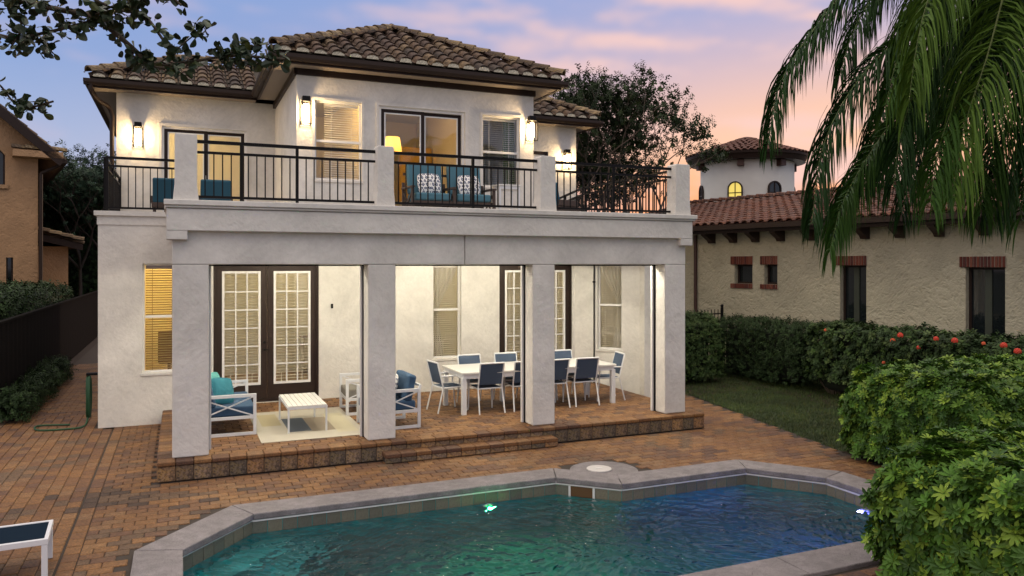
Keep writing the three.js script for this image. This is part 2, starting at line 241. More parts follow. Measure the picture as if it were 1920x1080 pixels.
// the basin, its waterline tiles and the water
{
  const shell = offset(poolIn, 0.0), D = -1.55, p = [], uv = [];
  for (let i = 0; i < shell.length; i++) {
    const a = shell[i], b = shell[(i + 1) % shell.length], l = Math.hypot(b[0] - a[0], b[1] - a[1]);
    p.push(a[0], -0.04, a[1], b[0], D, b[1], b[0], -0.04, b[1], a[0], -0.04, a[1], a[0], D, a[1], b[0], D, b[1]); uv.push(0, 0, l, D, l, 0, 0, 0, 0, D, l, D);
  }
  const g = new THREE.BufferGeometry(); g.setAttribute('position', new THREE.Float32BufferAttribute(p, 3)); g.setAttribute('uv', new THREE.Float32BufferAttribute(uv, 2)); g.computeVertexNormals();
  const plaster = std(0.06, 0.5, 0.52, 0.8, { map: speck });
  const basin = struct('pool_basin', [clean(g), flat(new THREE.ShapeGeometry(shapeOf(offset(poolIn, 0.01))), D), // floor, and two entry steps in the left end
    flat(new THREE.ExtrudeGeometry(shapeOf([[0.02, 2.98], [0.76, 2.08], [1.7, 2.08], [1.0, 3.1], [0.02, 3.9]]), { depth: 0.3, bevelEnabled: false }), -0.95),
    flat(new THREE.ExtrudeGeometry(shapeOf([[0.02, 2.98], [0.76, 2.08], [1.3, 2.08], [0.75, 2.8], [0.02, 3.4]]), { depth: 0.2, bevelEnabled: false }), -0.64)], plaster);
  const tm = [[0.24, 0.225, 0.17], [0.28, 0.26, 0.19], [0.21, 0.205, 0.16], [0.31, 0.28, 0.2], [0.25, 0.245, 0.19]].map(([r, gg, b]) => phys(r, gg, b, 0.35, { map: grain })), items = [], tg = [0, 1].map(() => { const q = rb(-0.5, 0.5, -0.5, 0.5, -0.5, 0.5, 0.03, 1); return q; });
  const gaps = [];
  for (let i = 0; i < poolIn.length; i++) {
    const a = poolIn[i], b = poolIn[(i + 1) % poolIn.length], l = Math.hypot(b[0] - a[0], b[1] - a[1]), nn = Math.max(2, Math.round(l / 0.165)), ry = -Math.atan2(b[1] - a[1], b[0] - a[0]);
    for (let k = 0; k < nn; k++) {
      const t = (k + 0.5) / nn, x = a[0] + (b[0] - a[0]) * t, z = a[1] + (b[1] - a[1]) * t;
      if (i === 3 - 1 && Math.abs(t - 0.4) < 0.15) { continue; }
      items.push({ geo: tg[0], mat: pick(tm), m: M4(x, -0.135, z, ry, l / nn - 0.007, 0.146, 0.012) });
    }
    gaps.push(bar(V(a[0], -0.053, a[1]), V(b[0], -0.053, b[1]), 0.018, 0.03));
  }
  pieces(basin, 'waterline_tile', items, 300);
  part(basin, 'grout_line', gaps, M.white);
  { // skimmer mouth in the angled side
    const a = poolIn[2], b = poolIn[3], ry = -Math.atan2(b[1] - a[1], b[0] - a[0]), x = a[0] + (b[0] - a[0]) * 0.4, z = a[1] + (b[1] - a[1]) * 0.4, r = sub(basin, 'skimmer_mouth');
    r.position.set(x, -0.125, z); r.rotation.y = ry;
    part(r, 'frame', [bx(-0.178, -0.15, -0.085, 0.065, -0.01, 0.012), bx(0.15, 0.178, -0.085, 0.065, -0.01, 0.012)], M.white);
    part(r, 'flap', bx(-0.149, 0.149, -0.09, 0.06, -0.006, 0.006), std(0.12, 0.06, 0.02, 0.6));
  }
  const ripple = tex(1024, (u, v) => 0.5 + 0.34 * pfbm(u, v, 6, 2) + 0.34 * pfbm(v, u, 15, 2), false, 1 / 3.4);
  const water = phys(1, 1, 1, 0.0, { transmission: 1, thickness: 1.4, ior: 1.33, attenuationColor: new THREE.Color().setRGB(0.02, 0.56, 0.62), attenuationDistance: 1.9, bumpMap: ripple, bumpScale: 0.19 });
  struct('pool_water', flat(new THREE.ExtrudeGeometry(shapeOf(offset(poolIn, 0.004)), { depth: 1.375, bevelEnabled: false }), -1.57), water);
  // underwater lights
  for (const [name, label, x, y, z, ry, col, e, I] of [['pool_light', 'green glowing round light in the far pool wall', 3.62, -0.3, 2.06, 0, [0.04, 1, 0.26], 1.6, 6], ['pool_light', 'blue white round light in the right end of the pool', 7.9, -0.3, 4.15, -Math.PI / 2, [0.17, 0.13, 1], 5, 7]]) {
    const t = thing(name, label, 'pool light', [x, y, z], ry);
    part(t, 'housing', clean(new THREE.CylinderGeometry(0.075, 0.085, 0.02, 20)).rotateX(Math.PI / 2).translate(0, 0, 0.01), M.vinyl);
    part(t, 'lens', clean(new THREE.SphereGeometry(0.04, 16, 10)).scale(1, 1, 0.45).translate(0, 0, 0.03), std(0.2, 0.2, 0.2, 0.3, { emissive: new THREE.Color().setRGB(...col), emissiveIntensity: e }));
    const l = new THREE.SpotLight(new THREE.Color().setRGB(...col), I, 0, 1.35, 0.6), eu = new THREE.Euler(0, ry, 0); l.position.copy(V(0, 0, 0.07).applyEuler(eu).add(V(x, y, z))); l.target.position.copy(V(0, -0.9, 2.2).applyEuler(eu).add(V(x, y, z))); l.shadow.radius = 2; l.castShadow = true; scene.add(l, l.target);
  }
}
// lawn on the right
const lawnPts = [[9.3, 2.6], [10.35, -2.8], [10.2, -7], [14.6, -7], [14.6, 2.6]];
struct('lawn', flat(new THREE.ShapeGeometry(shapeOf(lawnPts)), -0.012), std(0.03, 0.05, 0.012, 1, { map: grain }));
{
  const blade = () => { const p = [], u = []; for (let k = 0; k < 6; k++) { const a = rnd() * 6.28, l = rr(0.025, 0.06), w = 0.004, ox = rr(-0.03, 0.03), oz = rr(-0.03, 0.03), lx = Math.cos(a) * l * 0.6, lz = Math.sin(a) * l * 0.6, nx = -Math.sin(a) * w, nz = Math.cos(a) * w; p.push(ox - nx, 0, oz - nz, ox + nx, 0, oz + nz, ox + lx, l, oz + lz); u.push(0, 0, 1, 0, 0.5, 1); } const g = new THREE.BufferGeometry(); g.setAttribute('position', new THREE.Float32BufferAttribute(p, 3)); g.setAttribute('uv', new THREE.Float32BufferAttribute(u, 2)); g.computeVertexNormals(); return g; };
  const spots = []; for (let k = 0; k < 26000; k++) { const x = rr(9.3, 14.6), z = rr(-7, 3.1); if (inside(lawnPts, x, z)) spots.push([x, z]); else if (rnd() < 0.25 && z < 2.6 && x > deckEdge(z) - 0.1 * rnd()) spots.push([x, z]); }
  const im = new THREE.InstancedMesh(blade(), std(1, 1, 1, 0.7, { side: THREE.DoubleSide }), spots.length), c = new THREE.Color();
  spots.forEach(([x, z], i) => { im.setMatrixAt(i, M4(x, -0.012, z, rnd() * 6.28, rr(0.8, 1.5), rr(0.7, 1.4), rr(0.8, 1.5))); const b = rr(0.7, 1.2) * (0.85 + 0.3 * n2(x, z)), dry = rnd() < 0.15 ? 0.04 : 0; im.setColorAt(i, c.setRGB(0.044 * b + dry, 0.078 * b + dry * 0.6, 0.014 * b)); });
  im.name = 'grass'; im.userData = { kind: 'stuff', label: 'short green lawn grass beside the pool deck', category: 'grass' }; scene.add(im);
}
struct('mulch_bed', [flat(new THREE.ShapeGeometry(shapeOf([[10.4, -2.6], [10.3, -5.2], [13.2, -5.2], [13, -2.9]])), -0.006), flat(new THREE.ShapeGeometry(shapeOf([[9.3, 2.4], [12.1, 2.2], [12.2, -2.4], [15, -2.4], [15, 9], [9.4, 9]])), -0.006)], std(0.06, 0.028, 0.018, 1, { map: grain, bumpMap: grainBump, bumpScale: 0.02 }));
struct('planting_strip', flat(new THREE.ShapeGeometry(shapeOf([[-2.85, -5.4], [-2.75, -26], [-4, -26], [-4, -5.4]])), -0.006), M.soil);

// ---------------------------------------------------------------- raised porch floor and step
{
  const porch = struct('porch_floor', [bx(-0.25, 8.4, -0.05, 0.2, -3.95, 0.15)], M.grout);
  const items = [], geos = [0, 1, 2, 3].map(() => paverGeo(0.219, 0.145)), sq = [0, 1].map(() => paverGeo(0.145, 0.219));
  for (let r = 0, z = -3.87; z < -0.02; z += 0.15, r++) for (let x = -0.02 + (r % 2) * 0.1125; x < 8.3; x += 0.225) items.push({ geo: pick(geos), mat: pick(paverMats), m: M4(x, 0.26 + rr(-0.001, 0.001), z, rnd() < 0.5 ? Math.PI : 0) });
  pieces(porch, 'floor_paver', items);
  // edge course: rounded cap blocks over upright facing blocks
  const cap = rb(-0.1065, 0.1065, -0.06, 0, -0.12, 0.12, 0.018, 2), face = rb(-0.1065, 0.1065, -0.198, 0, -0.03, 0.03, 0.01, 1), step = rb(-0.1065, 0.1065, -0.062, 0, -0.2, 0.2, 0.014, 2), stepF = rb(-0.1065, 0.1065, -0.066, 0, -0.03, 0.03, 0.01, 1);
  const faceMats = [[0.33, 0.19, 0.105], [0.27, 0.175, 0.11], [0.22, 0.15, 0.1], [0.36, 0.22, 0.12], [0.17, 0.13, 0.095], [0.3, 0.21, 0.145]].map(([r, g, b]) => std(r, g, b, 0.9, { map: lichen, bumpMap: grainBump, bumpScale: 0.006 }));
  for (let k = 0; k < 39; k++) {
    const x = -0.28 + (k + 0.5) * 8.72 / 39;
    let m = new THREE.Mesh(cap, pick(paverMats)); m.name = 'cap_paver'; m.position.set(x, 0.262 + rr(-0.002, 0.002), 0.07); m.scale.x = 1.035; m.rotation.x = rr(-0.006, 0.006); porch.add(m);
    m = new THREE.Mesh(face, pick(faceMats)); m.name = 'facing_block'; m.position.set(x, 0.2, 0.148 + rr(-0.004, 0.003)); m.scale.x = 1.03; porch.add(m);
  }
  for (let k = 0; k < 17; k++) for (const sx of [-0.26, 8.42]) {
    const z = -0.16 - k * 0.222;
    let m = new THREE.Mesh(cap, pick(paverMats)); m.name = 'cap_paver'; m.rotation.y = sx < 0 ? -Math.PI / 2 : Math.PI / 2; m.position.set(sx < 0 ? -0.17 : 8.33, 0.263, z); porch.add(m);
    m = new THREE.Mesh(face, pick(faceMats)); m.name = 'facing_block'; m.rotation.y = Math.PI / 2; m.position.set(sx, 0.2, z); porch.add(m);
  }
  const st = struct('porch_step', bx(2.72, 5.44, -0.03, 0.08, 0.16, 0.4), M.grout);
  for (let k = 0; k < 12; k++) {
    const x = 2.7 + (k + 0.5) * 2.76 / 12;
    let m = new THREE.Mesh(step, pick(paverMats)); m.name = 'step_paver'; m.position.set(x, 0.135 + rr(-0.002, 0.002), 0.38 - 0.16); m.scale.set(1.06, 1, 1.0); st.add(m);
    m = new THREE.Mesh(stepF, pick(faceMats)); m.name = 'facing_block'; m.position.set(x, 0.072, 0.39); m.scale.x = 1.05; st.add(m);
  }
}

{ // a few fallen leaves on the paving
  const p = [], M5 = []; const lf = (x, z, a, l) => { const c = Math.cos(a), s = Math.sin(a), q = (t, w, y) => [x + c * t * l - s * w * l, 0.006 + y, z + s * t * l + c * w * l]; const A = q(0, 0, 0), B = q(1, 0, 0.004), C = q(0.5, 0.28, 0.008), D = q(0.5, -0.28, 0.006); p.push(...A, ...C, ...B, ...A, ...B, ...D); };
  for (let k = 0; k < 130; k++) { const x = rr(-3.4, 9.2), z = rr(-3.5, 5); if (inside(offset(poolIn, 0.1), x, z) || (x > -0.4 && x < 8.6 && z < 0.5) || x > deckEdge(z) || (x > -1.4 && z < -3.9)) continue; lf(x, z, rnd() * 6.28, rr(0.03, 0.065)); }
  const g = new THREE.BufferGeometry(); g.setAttribute('position', new THREE.Float32BufferAttribute(p, 3)); g.computeVertexNormals();
  tag(part(scene, 'fallen_leaves', clean(g), std(0.05, 0.03, 0.015, 0.9, { side: THREE.DoubleSide })), 'scattered dry leaves lying on the pool deck', 'leaves', null, 'stuff');
}
// ---------------------------------------------------------------- the house
const house = thing('house', 'white stucco two storey house with porch, balcony and brown tiled roof', 'house');
const warm = new THREE.Color().setRGB(1, 0.72, 0.4);
function lamp(p, color, I, radius = 2) { const l = new THREE.PointLight(color, I); l.position.copy(p); l.shadow.radius = radius; l.castShadow = true; scene.add(l); return l; }
const BW = -3.95, UL = -7.6;      // planes of the back wall of the porch and of the set-back upper walls
// walls
part(house, 'wall', wallZ(-1.32, 8.06, 0, 3.62, BW, 0.2, [[-0.62, 0.02, 0.92, 2.88], [0.56, 2.47, 0.27, 2.89], [4.78, 5.39, 0.92, 2.88], [6.25, 8.0, 0.27, 2.89]]), M.stucco);
const bayLen = 1.74, bay = sub(house, 'bay_wall'); bay.position.set(8.06, 0, BW); bay.rotation.y = -Math.PI / 4;
part(bay, 'wall', wallZ(0, bayLen, 0, 3.62, 0, 0.2, [[0.52, 1.07, 1.0, 2.9]]), M.stucco);
part(house, 'wall', wallX(-7.6, -2.73, 0, 3.62, 9.09, 0.2), M.stucco);
part(house, 'wall', [wallX(-14, -4.15, 0, 3.62, -1.32, 0.2), wallX(-14, -7.8, 3.72, 6.62, -1.28, 0.2)], M.stucco);
part(house, 'wall', wallZ(-1.28, 2.05, 3.72, 6.62, UL, 0.2, [[-0.38, 1.42, 3.74, 5.95]]), M.stucco);
part(house, 'wall', wallZ(2.05, 7.05, 3.72, 6.62, BW, 0.2, [[2.39, 3.3, 4.51, 6.05], [3.65, 5.47, 3.74, 6.04], [5.86, 6.72, 4.51, 6.02]]), M.stucco);
part(house, 'wall', wallX(-7.6, -4.15, 3.72, 6.62, 2.05, 0.2), M.stucco);
part(house, 'wall', wallX(-7.6, -4.15, 3.72, 6.62, 6.85, 0.2), M.stucco);
part(house, 'wall', [wallZ(7.05, 10.03, 3.72, 6.62, UL, 0.2, [[8.32, 9.18, 3.74, 5.92]]), wallX(-14, -7.8, 3.72, 6.62, 9.83, 0.2), wallZ(9.29, 10.03, 0, 3.719, UL, 0.2), wallX(-14, -7.8, 0, 3.62, 9.83, 0.2), wallZ(-1.28, 10.03, 0, 6.6, -14, 0.2)], M.stucco);
// wing top band and cap
part(house, 'parapet_band', bx(-1.335, -0.1, 3.56, 3.72, -4.1, -3.932), M.stucco);
part(house, 'coping', [bx(-1.38, -0.1, 3.72, 3.8, -4.3, -3.89), bx(-1.38, -1.14, 3.72, 3.8, -7.6, -4.3)], M.trim);
// floor between the storeys and terrace
part(house, 'balcony_slab', [bx(-1.3, 9.28, 3.622, 3.715, -7.6, -3.96), bx(-0.05, 8.25, 3.44, 3.715, -3.958, -0.02), bx(-1.08, 9.8, 3.622, 3.715, -13.98, -7.81)], M.cap);
part(house, 'porch_ceiling', bx(0.28, 7.8, 3.2, 3.24, -3.95, -0.38), M.trim);
part(house, 'base_slab', bx(-1.1, 9.08, 0.16, 0.255, -13.98, -4.16), M.roomFloor);
// columns, beams, fascia
for (const [x0, x1, tl, tr] of [[-0.1, 0.36, 0, 1], [2.54, 2.96, 1, 1], [5.21, 5.61, 1, 1], [7.74, 8.17, 1, 0]]) {
  const c = sub(house, 'column');
  part(c, 'shaft', rb(x0, x1, 0.262, 2.862, -0.38, 0, 0.02, 2), M.stucco);
  for (const [on, x, s] of [[tl, x0, -1], [tr, x1, 1]]) if (on) {
    const w = (a, b) => [Math.min(x + s * a, x + s * b), Math.max(x + s * a, x + s * b)];
    part(c, 'screen_slot', bx(...w(-0.005, 0.012), 0.264, 2.855, -0.335, -0.285), M.black);
    part(c, 'screen_track', bx(...w(-0.005, 0.04), 0.264, 2.855, -0.39, -0.337), M.vinyl);
  }
}
part(house, 'beam', [rb(-0.1, 4.05, 2.86, 3.44, -0.38, 0, 0.012, 1), rb(4.056, 8.17, 2.86, 3.44, -0.38, 0, 0.012, 1)], M.stucco);
part(house, 'beam', bx(-0.1, 0.28, 2.86, 3.44, BW, -0.382), M.stucco);
part(house, 'beam', bx(7.8, 8.17, 2.86, 3.44, -3.86, -0.382), M.stucco);
part(house, 'screen_housing', [bx(0.37, 2.53, 2.838, 2.858, -0.33, -0.29), bx(2.97, 5.2, 2.838, 2.858, -0.33, -0.29), bx(5.62, 7.73, 2.838, 2.858, -0.33, -0.29)], M.black);
part(house, 'fascia', [rb(-0.17, 8.25, 3.31, 3.615, -0.05, 0.1, 0.012, 1), bx(-0.17, -0.1, 3.31, 3.615, -3.94, -0.05), bx(8.171, 8.25, 3.31, 3.615, -3.6, -0.05)], M.stucco);
part(house, 'corner_bracket', rb(-0.172, 0.09, 3.19, 3.32, -0.05, 0.097, 0.01, 1), M.stucco);
part(house, 'corner_bracket', rb(8.0, 8.252, 3.19, 3.32, -0.05, 0.097, 0.01, 1), M.stucco);
part(house, 'cap_molding', [rb(-0.2, 8.32, 3.65, 3.725, -0.2, 0.15, 0.012, 2), rb(-0.185, 8.29, 3.617, 3.65, -0.2, 0.125, 0.01, 1), bx(-0.2, -0.05, 3.617, 3.72, -3.88, -0.2), bx(8.25, 8.32, 3.617, 3.72, -3.6, -0.2)], M.trim);
// balcony piers: slightly flared at the foot
for (const [x0, x1] of [[-0.06, 0.2], [2.68, 2.91], [5.34, 5.59], [7.94, 8.22]]) {
  const w = x1 - x0, pr = [[w / 2 + 0.02, 0], [w / 2 + 0.012, 0.1], [w / 2, 0.22], [w / 2, 0.87], [w / 2 - 0.012, 0.885]], s = new THREE.Shape([...pr.map(([a, b]) => new THREE.Vector2(a, b)), ...pr.slice().reverse().map(([a, b]) => new THREE.Vector2(-a, b))]);
  const g = clean(new THREE.ExtrudeGeometry(s, { depth: 0.25, bevelEnabled: true, bevelThickness: 0.01, bevelSize: 0.01, bevelSegments: 2 })); g.translate((x0 + x1) / 2, 3.72, -0.21);
  part(house, 'balcony_pier', g, M.stucco);
}
// ---- windows and doors
function blindGeo(x0, x1, y0, y1, z, tilt = 0.5, pitch = 0.044) {
  const out = []; for (let y = y0 + 0.03; y < y1 - 0.03; y += pitch) { const g = new THREE.BoxGeometry(x1 - x0, 0.003, 0.046); g.rotateX(tilt); g.translate((x0 + x1) / 2, y, z); out.push(clean(g)); }
  for (const t of [0.2, 0.8]) out.push(bx(x0 + (x1 - x0) * t - 0.004, x0 + (x1 - x0) * t + 0.004, y0, y1, z + 0.024, z + 0.027));
  out.push(bx(x0, x1, y1 - 0.05, y1, z - 0.025, z + 0.025)); return out;
}
function curtainGeo(xa, xb, y0, y1, z, tie, side) {   // gathered cloth, drawn aside below the tie
  const nx = 40, ny = 14, p = [], idx = [], uv = [];
  for (let j = 0; j <= ny; j++) for (let i = 0; i <= nx; i++) {
    const v = j / ny, u = i / nx, y = y1 + (y0 - y1) * v, pull = Math.sin(Math.min(1, v / tie) * Math.PI / 2) ** 2 * (v < tie ? 1 : 1 - 0.35 * (v - tie) / (1 - tie));
    const w = (xb - xa) * (1 - 0.72 * pull), x = side < 0 ? xa + u * w : xb - u * w;
    p.push(x, y, z + 0.02 * Math.sin(u * 34 + v)); uv.push(u, v); if (i < nx && j < ny) { const a = j * (nx + 1) + i, b = a + nx + 1; idx.push(a, b, a + 1, b, b + 1, a + 1); }
  }
  const g = new THREE.BufferGeometry(); g.setAttribute('position', new THREE.Float32BufferAttribute(p, 3)); g.setAttribute('uv', new THREE.Float32BufferAttribute(uv, 2)); g.setIndex(idx); g.computeVertexNormals(); return clean(g);
}
function sashWindow(parent, x0, x1, y0, y1, zf, o = {}) {       // white double hung window set back in the wall
  const w = sub(parent, 'window'), f = 0.035, ym = y0 + (y1 - y0) * (o.mid ?? 0.51), z = zf - (o.back ?? 0.1);
  part(w, 'frame', [bx(x0, x0 + f, y0, y1, z - 0.06, z), bx(x1 - f, x1, y0, y1, z - 0.06, z), bx(x0 + f, x1 - f, y1 - f, y1, z - 0.06, z), bx(x0 + f, x1 - f, y0, y0 + f, z - 0.06, z)], M.vinyl);
  part(w, 'meeting_rail', rb(x0 + f, x1 - f, ym - 0.022, ym + 0.026, z - 0.05, z + 0.01, 0.005, 1), M.vinyl);
  part(w, 'sill', rb(x0 - (o.lip ?? 0.03), x1 + (o.lip ?? 0.03), y0 - 0.05, y0 - 0.001, z - 0.02, zf + 0.025, 0.008, 1), M.trim);
  part(w, 'pane', bx(x0 + f, x1 - f, ym + 0.026, y1 - f, z - 0.024, z - 0.02), M.glass);
  part(w, 'pane', bx(x0 + f, x1 - f, y0 + f, ym - 0.022, z - 0.034, z - 0.03), M.glass);
  if (o.blind !== 0) part(w, 'blind', blindGeo(x0 + f + 0.012 + (o.bl ?? 0), x1 - f - 0.012, y0 + f, y1 - f, z - 0.1, o.tilt ?? 0.5), o.slat ?? M.blind);
  if (o.curtain) part(w, 'curtain', curtainGeo(x0 + 0.02, x1 - 0.02, y0 + 0.02, y1 - 0.02, z - 0.15, 0.55, o.curtain), M.curtain);
  if (o.trim) part(w, 'casing', [bx(x0 - 0.05, x0 - 0.001, y0 - 0.001, y1 + 0.05, zf - 0.01, zf + 0.022), bx(x1 + 0.001, x1 + 0.05, y0 - 0.001, y1 + 0.05, zf - 0.01, zf + 0.022), bx(x0 - 0.001, x1 + 0.001, y1 + 0.001, y1 + 0.05, zf - 0.01, zf + 0.022)], M.trim);
  return w;
}
sashWindow(house, -0.62, 0.02, 0.92, 2.88, BW, { tilt: 0.32, back: 0.11, slat: std(0.2, 0.15, 0.08, 0.6) });  // dark slat colour imitates slats seen against the lit room
sashWindow(house, 4.78, 5.39, 0.92, 2.88, BW, { tilt: 0.12, curtain: -1 });
sashWindow(bay, 0.52, 1.07, 1.0, 2.9, 0, { tilt: 0.12, curtain: 1 });
sashWindow(house, 2.39, 3.3, 4.51, 6.05, BW, { tilt: 0.45, trim: 1, mid: 0.49, back: 0.05, bl: 0.16 });
sashWindow(house, 5.86, 6.72, 4.51, 6.02, BW, { tilt: 0.12, trim: 1, mid: 0.49, back: 0.05 });
{ // olive curtain drawn to the right inside the upper right window
  const g = curtainGeo(6.42, 6.7, 4.53, 6.0, BW - 0.24, 5, 1); part(house, 'curtain', g, std(0.09, 0.15, 0.04, 0.9, { side: THREE.DoubleSide })); }
function frenchDoor(parent, x0, x1, y0, y1, zf, knobSide) {
  const d = sub(parent, 'french_door'), z = zf - 0.06, mid = (x0 + x1) / 2, y1b = y1 - 0.045;
  part(d, 'frame', [bx(x0, x0 + 0.045, y0, y1, z - 0.1, z + 0.03), bx(x1 - 0.045, x1, y0, y1, z - 0.1, z + 0.03), bx(x0 + 0.045, x1 - 0.045, y1 - 0.045, y1, z - 0.1, z + 0.03)], M.brown);
  part(d, 'threshold', bx(x0 + 0.045, x1 - 0.045, y0, y0 + 0.05, z - 0.1, z + 0.05), M.brown);
  for (const [a, b, hinge] of [[x0 + 0.047, mid - 0.003, 0], [mid + 0.003, x1 - 0.047, 1]]) {
    const gx0 = a + 0.125 + (hinge ? 0.01 : 0), gx1 = b - 0.125 - (hinge ? 0 : 0.01), gy0 = y0 + 0.34, gy1 = y1b - 0.13;
    part(d, 'door_leaf', wallZ(a, b, y0 + 0.05, y1b, z, 0.045, [[gx0, gx1, gy0, gy1]]), M.brown);
    const gr = [], f = 0.042;
    gr.push(bx(gx0 - 0.02, gx0 + f - 0.02, gy0 - 0.02, gy1 + 0.02, z - 0.05, z + 0.012), bx(gx1 - f + 0.02, gx1 + 0.02, gy0 - 0.02, gy1 + 0.02, z - 0.05, z + 0.012), bx(gx0 + f - 0.02, gx1 - f + 0.02, gy0 - 0.02, gy0 + f - 0.02, z - 0.05, z + 0.012), bx(gx0 + f - 0.02, gx1 - f + 0.02, gy1 - f + 0.02, gy1 + 0.02, z - 0.05, z + 0.012));
    part(d, 'glazing_frame', gr, M.white);
    const cx = [0, 1, 2, 3].map((k) => gx0 + 0.022 + (gx1 - gx0 - 0.044) * k / 3), ry = [0, 1, 2, 3, 4, 5, 6].map((k) => gy0 + 0.022 + (gy1 - gy0 - 0.044) * k / 6);
    for (const k of [1, 2]) part(d, 'muntin', bx(cx[k] - 0.011, cx[k] + 0.011, ry[0], ry[6], z - 0.04, z + 0.004), M.white);
    for (let k = 1; k < 6; k++) part(d, 'muntin', bx(cx[0], cx[3], ry[k] - 0.011, ry[k] + 0.011, z - 0.038, z + 0.006), M.white);
    for (let r = 0; r < 6; r++) for (let c = 0; c < 3; c++) part(d, 'pane', bx(cx[c] + (c ? 0.011 : 0), cx[c + 1] - (c < 2 ? 0.011 : 0), ry[r] + (r ? 0.011 : 0), ry[r + 1] - (r < 5 ? 0.011 : 0), z - 0.022, z - 0.018), M.glass);
    part(d, 'blind', blindGeo(gx0, gx1, gy0 - 0.02, gy1 + 0.02, z - 0.085, 0.12, 0.058), M.blind);
  }
  const kx = mid + 0.05 * knobSide;
  part(d, 'handle', [rod(V(kx, y0 + 0.98, z), V(kx, y0 + 0.98, z + 0.05), 0.022, 10), rod(V(kx, y0 + 0.98, z + 0.05), V(kx + 0.09 * knobSide * -1, y0 + 0.98, z + 0.05), 0.009, 8)], M.black);
  part(d, 'deadbolt', rod(V(kx, y0 + 1.12, z), V(kx, y0 + 1.12, z + 0.022), 0.027, 12), M.black);
}
frenchDoor(house, 0.56, 2.47, 0.27, 2.89, BW, -1);
frenchDoor(house, 6.25, 8.0, 0.27, 2.89, BW, 1);
function slidingDoor(parent, x0, x1, y0, y1, zf) {
  const d = sub(parent, 'sliding_door'), z = zf - 0.05, m = (x0 + x1) / 2, f = 0.05;
  part(d, 'frame', [bx(x0, x0 + f, y0, y1, z - 0.1, z + 0.02), bx(x1 - f, x1, y0, y1, z - 0.1, z + 0.02), bx(x0 + f, x1 - f, y1 - f, y1, z - 0.1, z + 0.02), bx(x0 + f, x1 - f, y0, y0 + 0.05, z - 0.1, z + 0.02)], M.vinyl);
  part(d, 'casing', [bx(x0 - 0.06, x0 - 0.001, y0, y1 + 0.06, zf - 0.01, zf + 0.022), bx(x1 + 0.001, x1 + 0.06, y0, y1 + 0.06, zf - 0.01, zf + 0.022), bx(x0 - 0.001, x1 + 0.001, y1 + 0.001, y1 + 0.06, zf - 0.01, zf + 0.022)], M.trim);
  for (const [a, b, zz] of [[x0 + f, m + 0.05, z - 0.02], [m - 0.01, x1 - f, z - 0.06]]) {
    const s = sub(d, 'door_panel'), w = 0.085;
    s.name = 'door_panel';
    const g = [wallZ(a, b, y0 + 0.05, y1 - f, zz, 0.035, [[a + w, b - w, y0 + 0.15, y1 - f - 0.08]])];
    const me = part(d, 'door_panel', g, M.brown); d.remove(s);
    part(me, 'glazing_bead', wallZ(a + w - 0.012, b - w + 0.012, y0 + 0.138, y1 - f - 0.068, zz + 0.006, 0.012, [[a + w + 0.014, b - w - 0.014, y0 + 0.165, y1 - f - 0.095]]), M.vinyl);
    part(me, 'pane', bx(a + w, b - w, y0 + 0.15, y1 - f - 0.08, zz - 0.02, zz - 0.016), M.glass);
  }
  part(d, 'handle', rb(m - 0.005, m + 0.02, y0 + 0.95, y0 + 1.15, z - 0.02, z + 0.02, 0.006, 1), M.vinyl);
}
slidingDoor(house, 3.65, 5.47, 3.74, 6.04, BW);
slidingDoor(house, -0.38, 1.42, 3.74, 5.95, UL);
{ const d = sub(house, 'balcony_door'); part(d, 'frame', wallZ(8.32, 9.18, 3.74, 5.92, UL - 0.03, 0.1, [[8.4, 9.1, 3.76, 5.84]]), M.brown); part(d, 'leaf', wallZ(8.4, 9.1, 3.76, 5.84, UL - 0.07, 0.04, [[8.5, 9.0, 4.0, 5.7]]), M.vinyl); part(d, 'pane', bx(8.5, 9.0, 4.0, 5.7, UL - 0.1, UL - 0.095), M.darkGlass); }
// ---- rooms behind the glass
const roomY = std(0.72, 0.63, 0.46, 0.9), roomW = std(0.74, 0.7, 0.6, 0.9), furn = std(0.16, 0.09, 0.05, 0.6), cloth = std(0.6, 0.55, 0.45, 0.9);
part(house, 'interior_wall', [bx(-1.1, 9.08, 0.258, 3.55, -8.2, -8.1), bx(0.25, 0.35, 0.258, 3.55, -8.1, -4.16)], roomW);
part(house, 'interior_wall', [bx(2.26, 6.84, 3.72, 6.5, -8.2, -8.1), bx(3.42, 3.5, 3.72, 6.5, -8.1, -4.16), bx(5.62, 5.7, 3.72, 6.5, -8.1, -4.16)], roomY);
part(house, 'interior_wall', [bx(-1.07, 2.2, 3.72, 6.5, -11.2, -11.1), bx(2.06, 2.16, 3.72, 6.5, -11.1, -7.81)], roomY);
part(house, 'interior_ceiling', [bx(-1.1, 9.08, 3.55, 3.6, -8.1, -4.16), bx(2.26, 6.84, 6.5, 6.55, -8.1, -4.16), bx(-1.07, 2.05, 6.5, 6.55, -11.1, -7.81)], roomW);
function ceilingLamp(name, label, p, col, I) {
  const t = thing(name, label, 'ceiling lamp', [p.x, p.y, p.z]);
  part(t, 'canopy', clean(new THREE.CylinderGeometry(0.07, 0.07, 0.03, 16)).translate(0, 0.115, 0), M.white);
  part(t, 'globe', clean(new THREE.SphereGeometry(0.11, 18, 12)), std(0.9, 0.85, 0.7, 0.5, { emissive: new THREE.Color().setRGB(...col), emissiveIntensity: 3 }));
  lamp(p, new THREE.Color().setRGB(...col), I, 5);
}
ceilingLamp('ceiling_lamp', 'lit globe lamp in the room behind the left ground floor window', V(-0.45, 3.4, -6.6), [1, 0.62, 0.16], 4.5);
ceilingLamp('ceiling_lamp', 'lit globe lamp in the room behind the left porch doors', V(2.2, 3.4, -6.6), [1, 0.82, 0.46], 2.6);
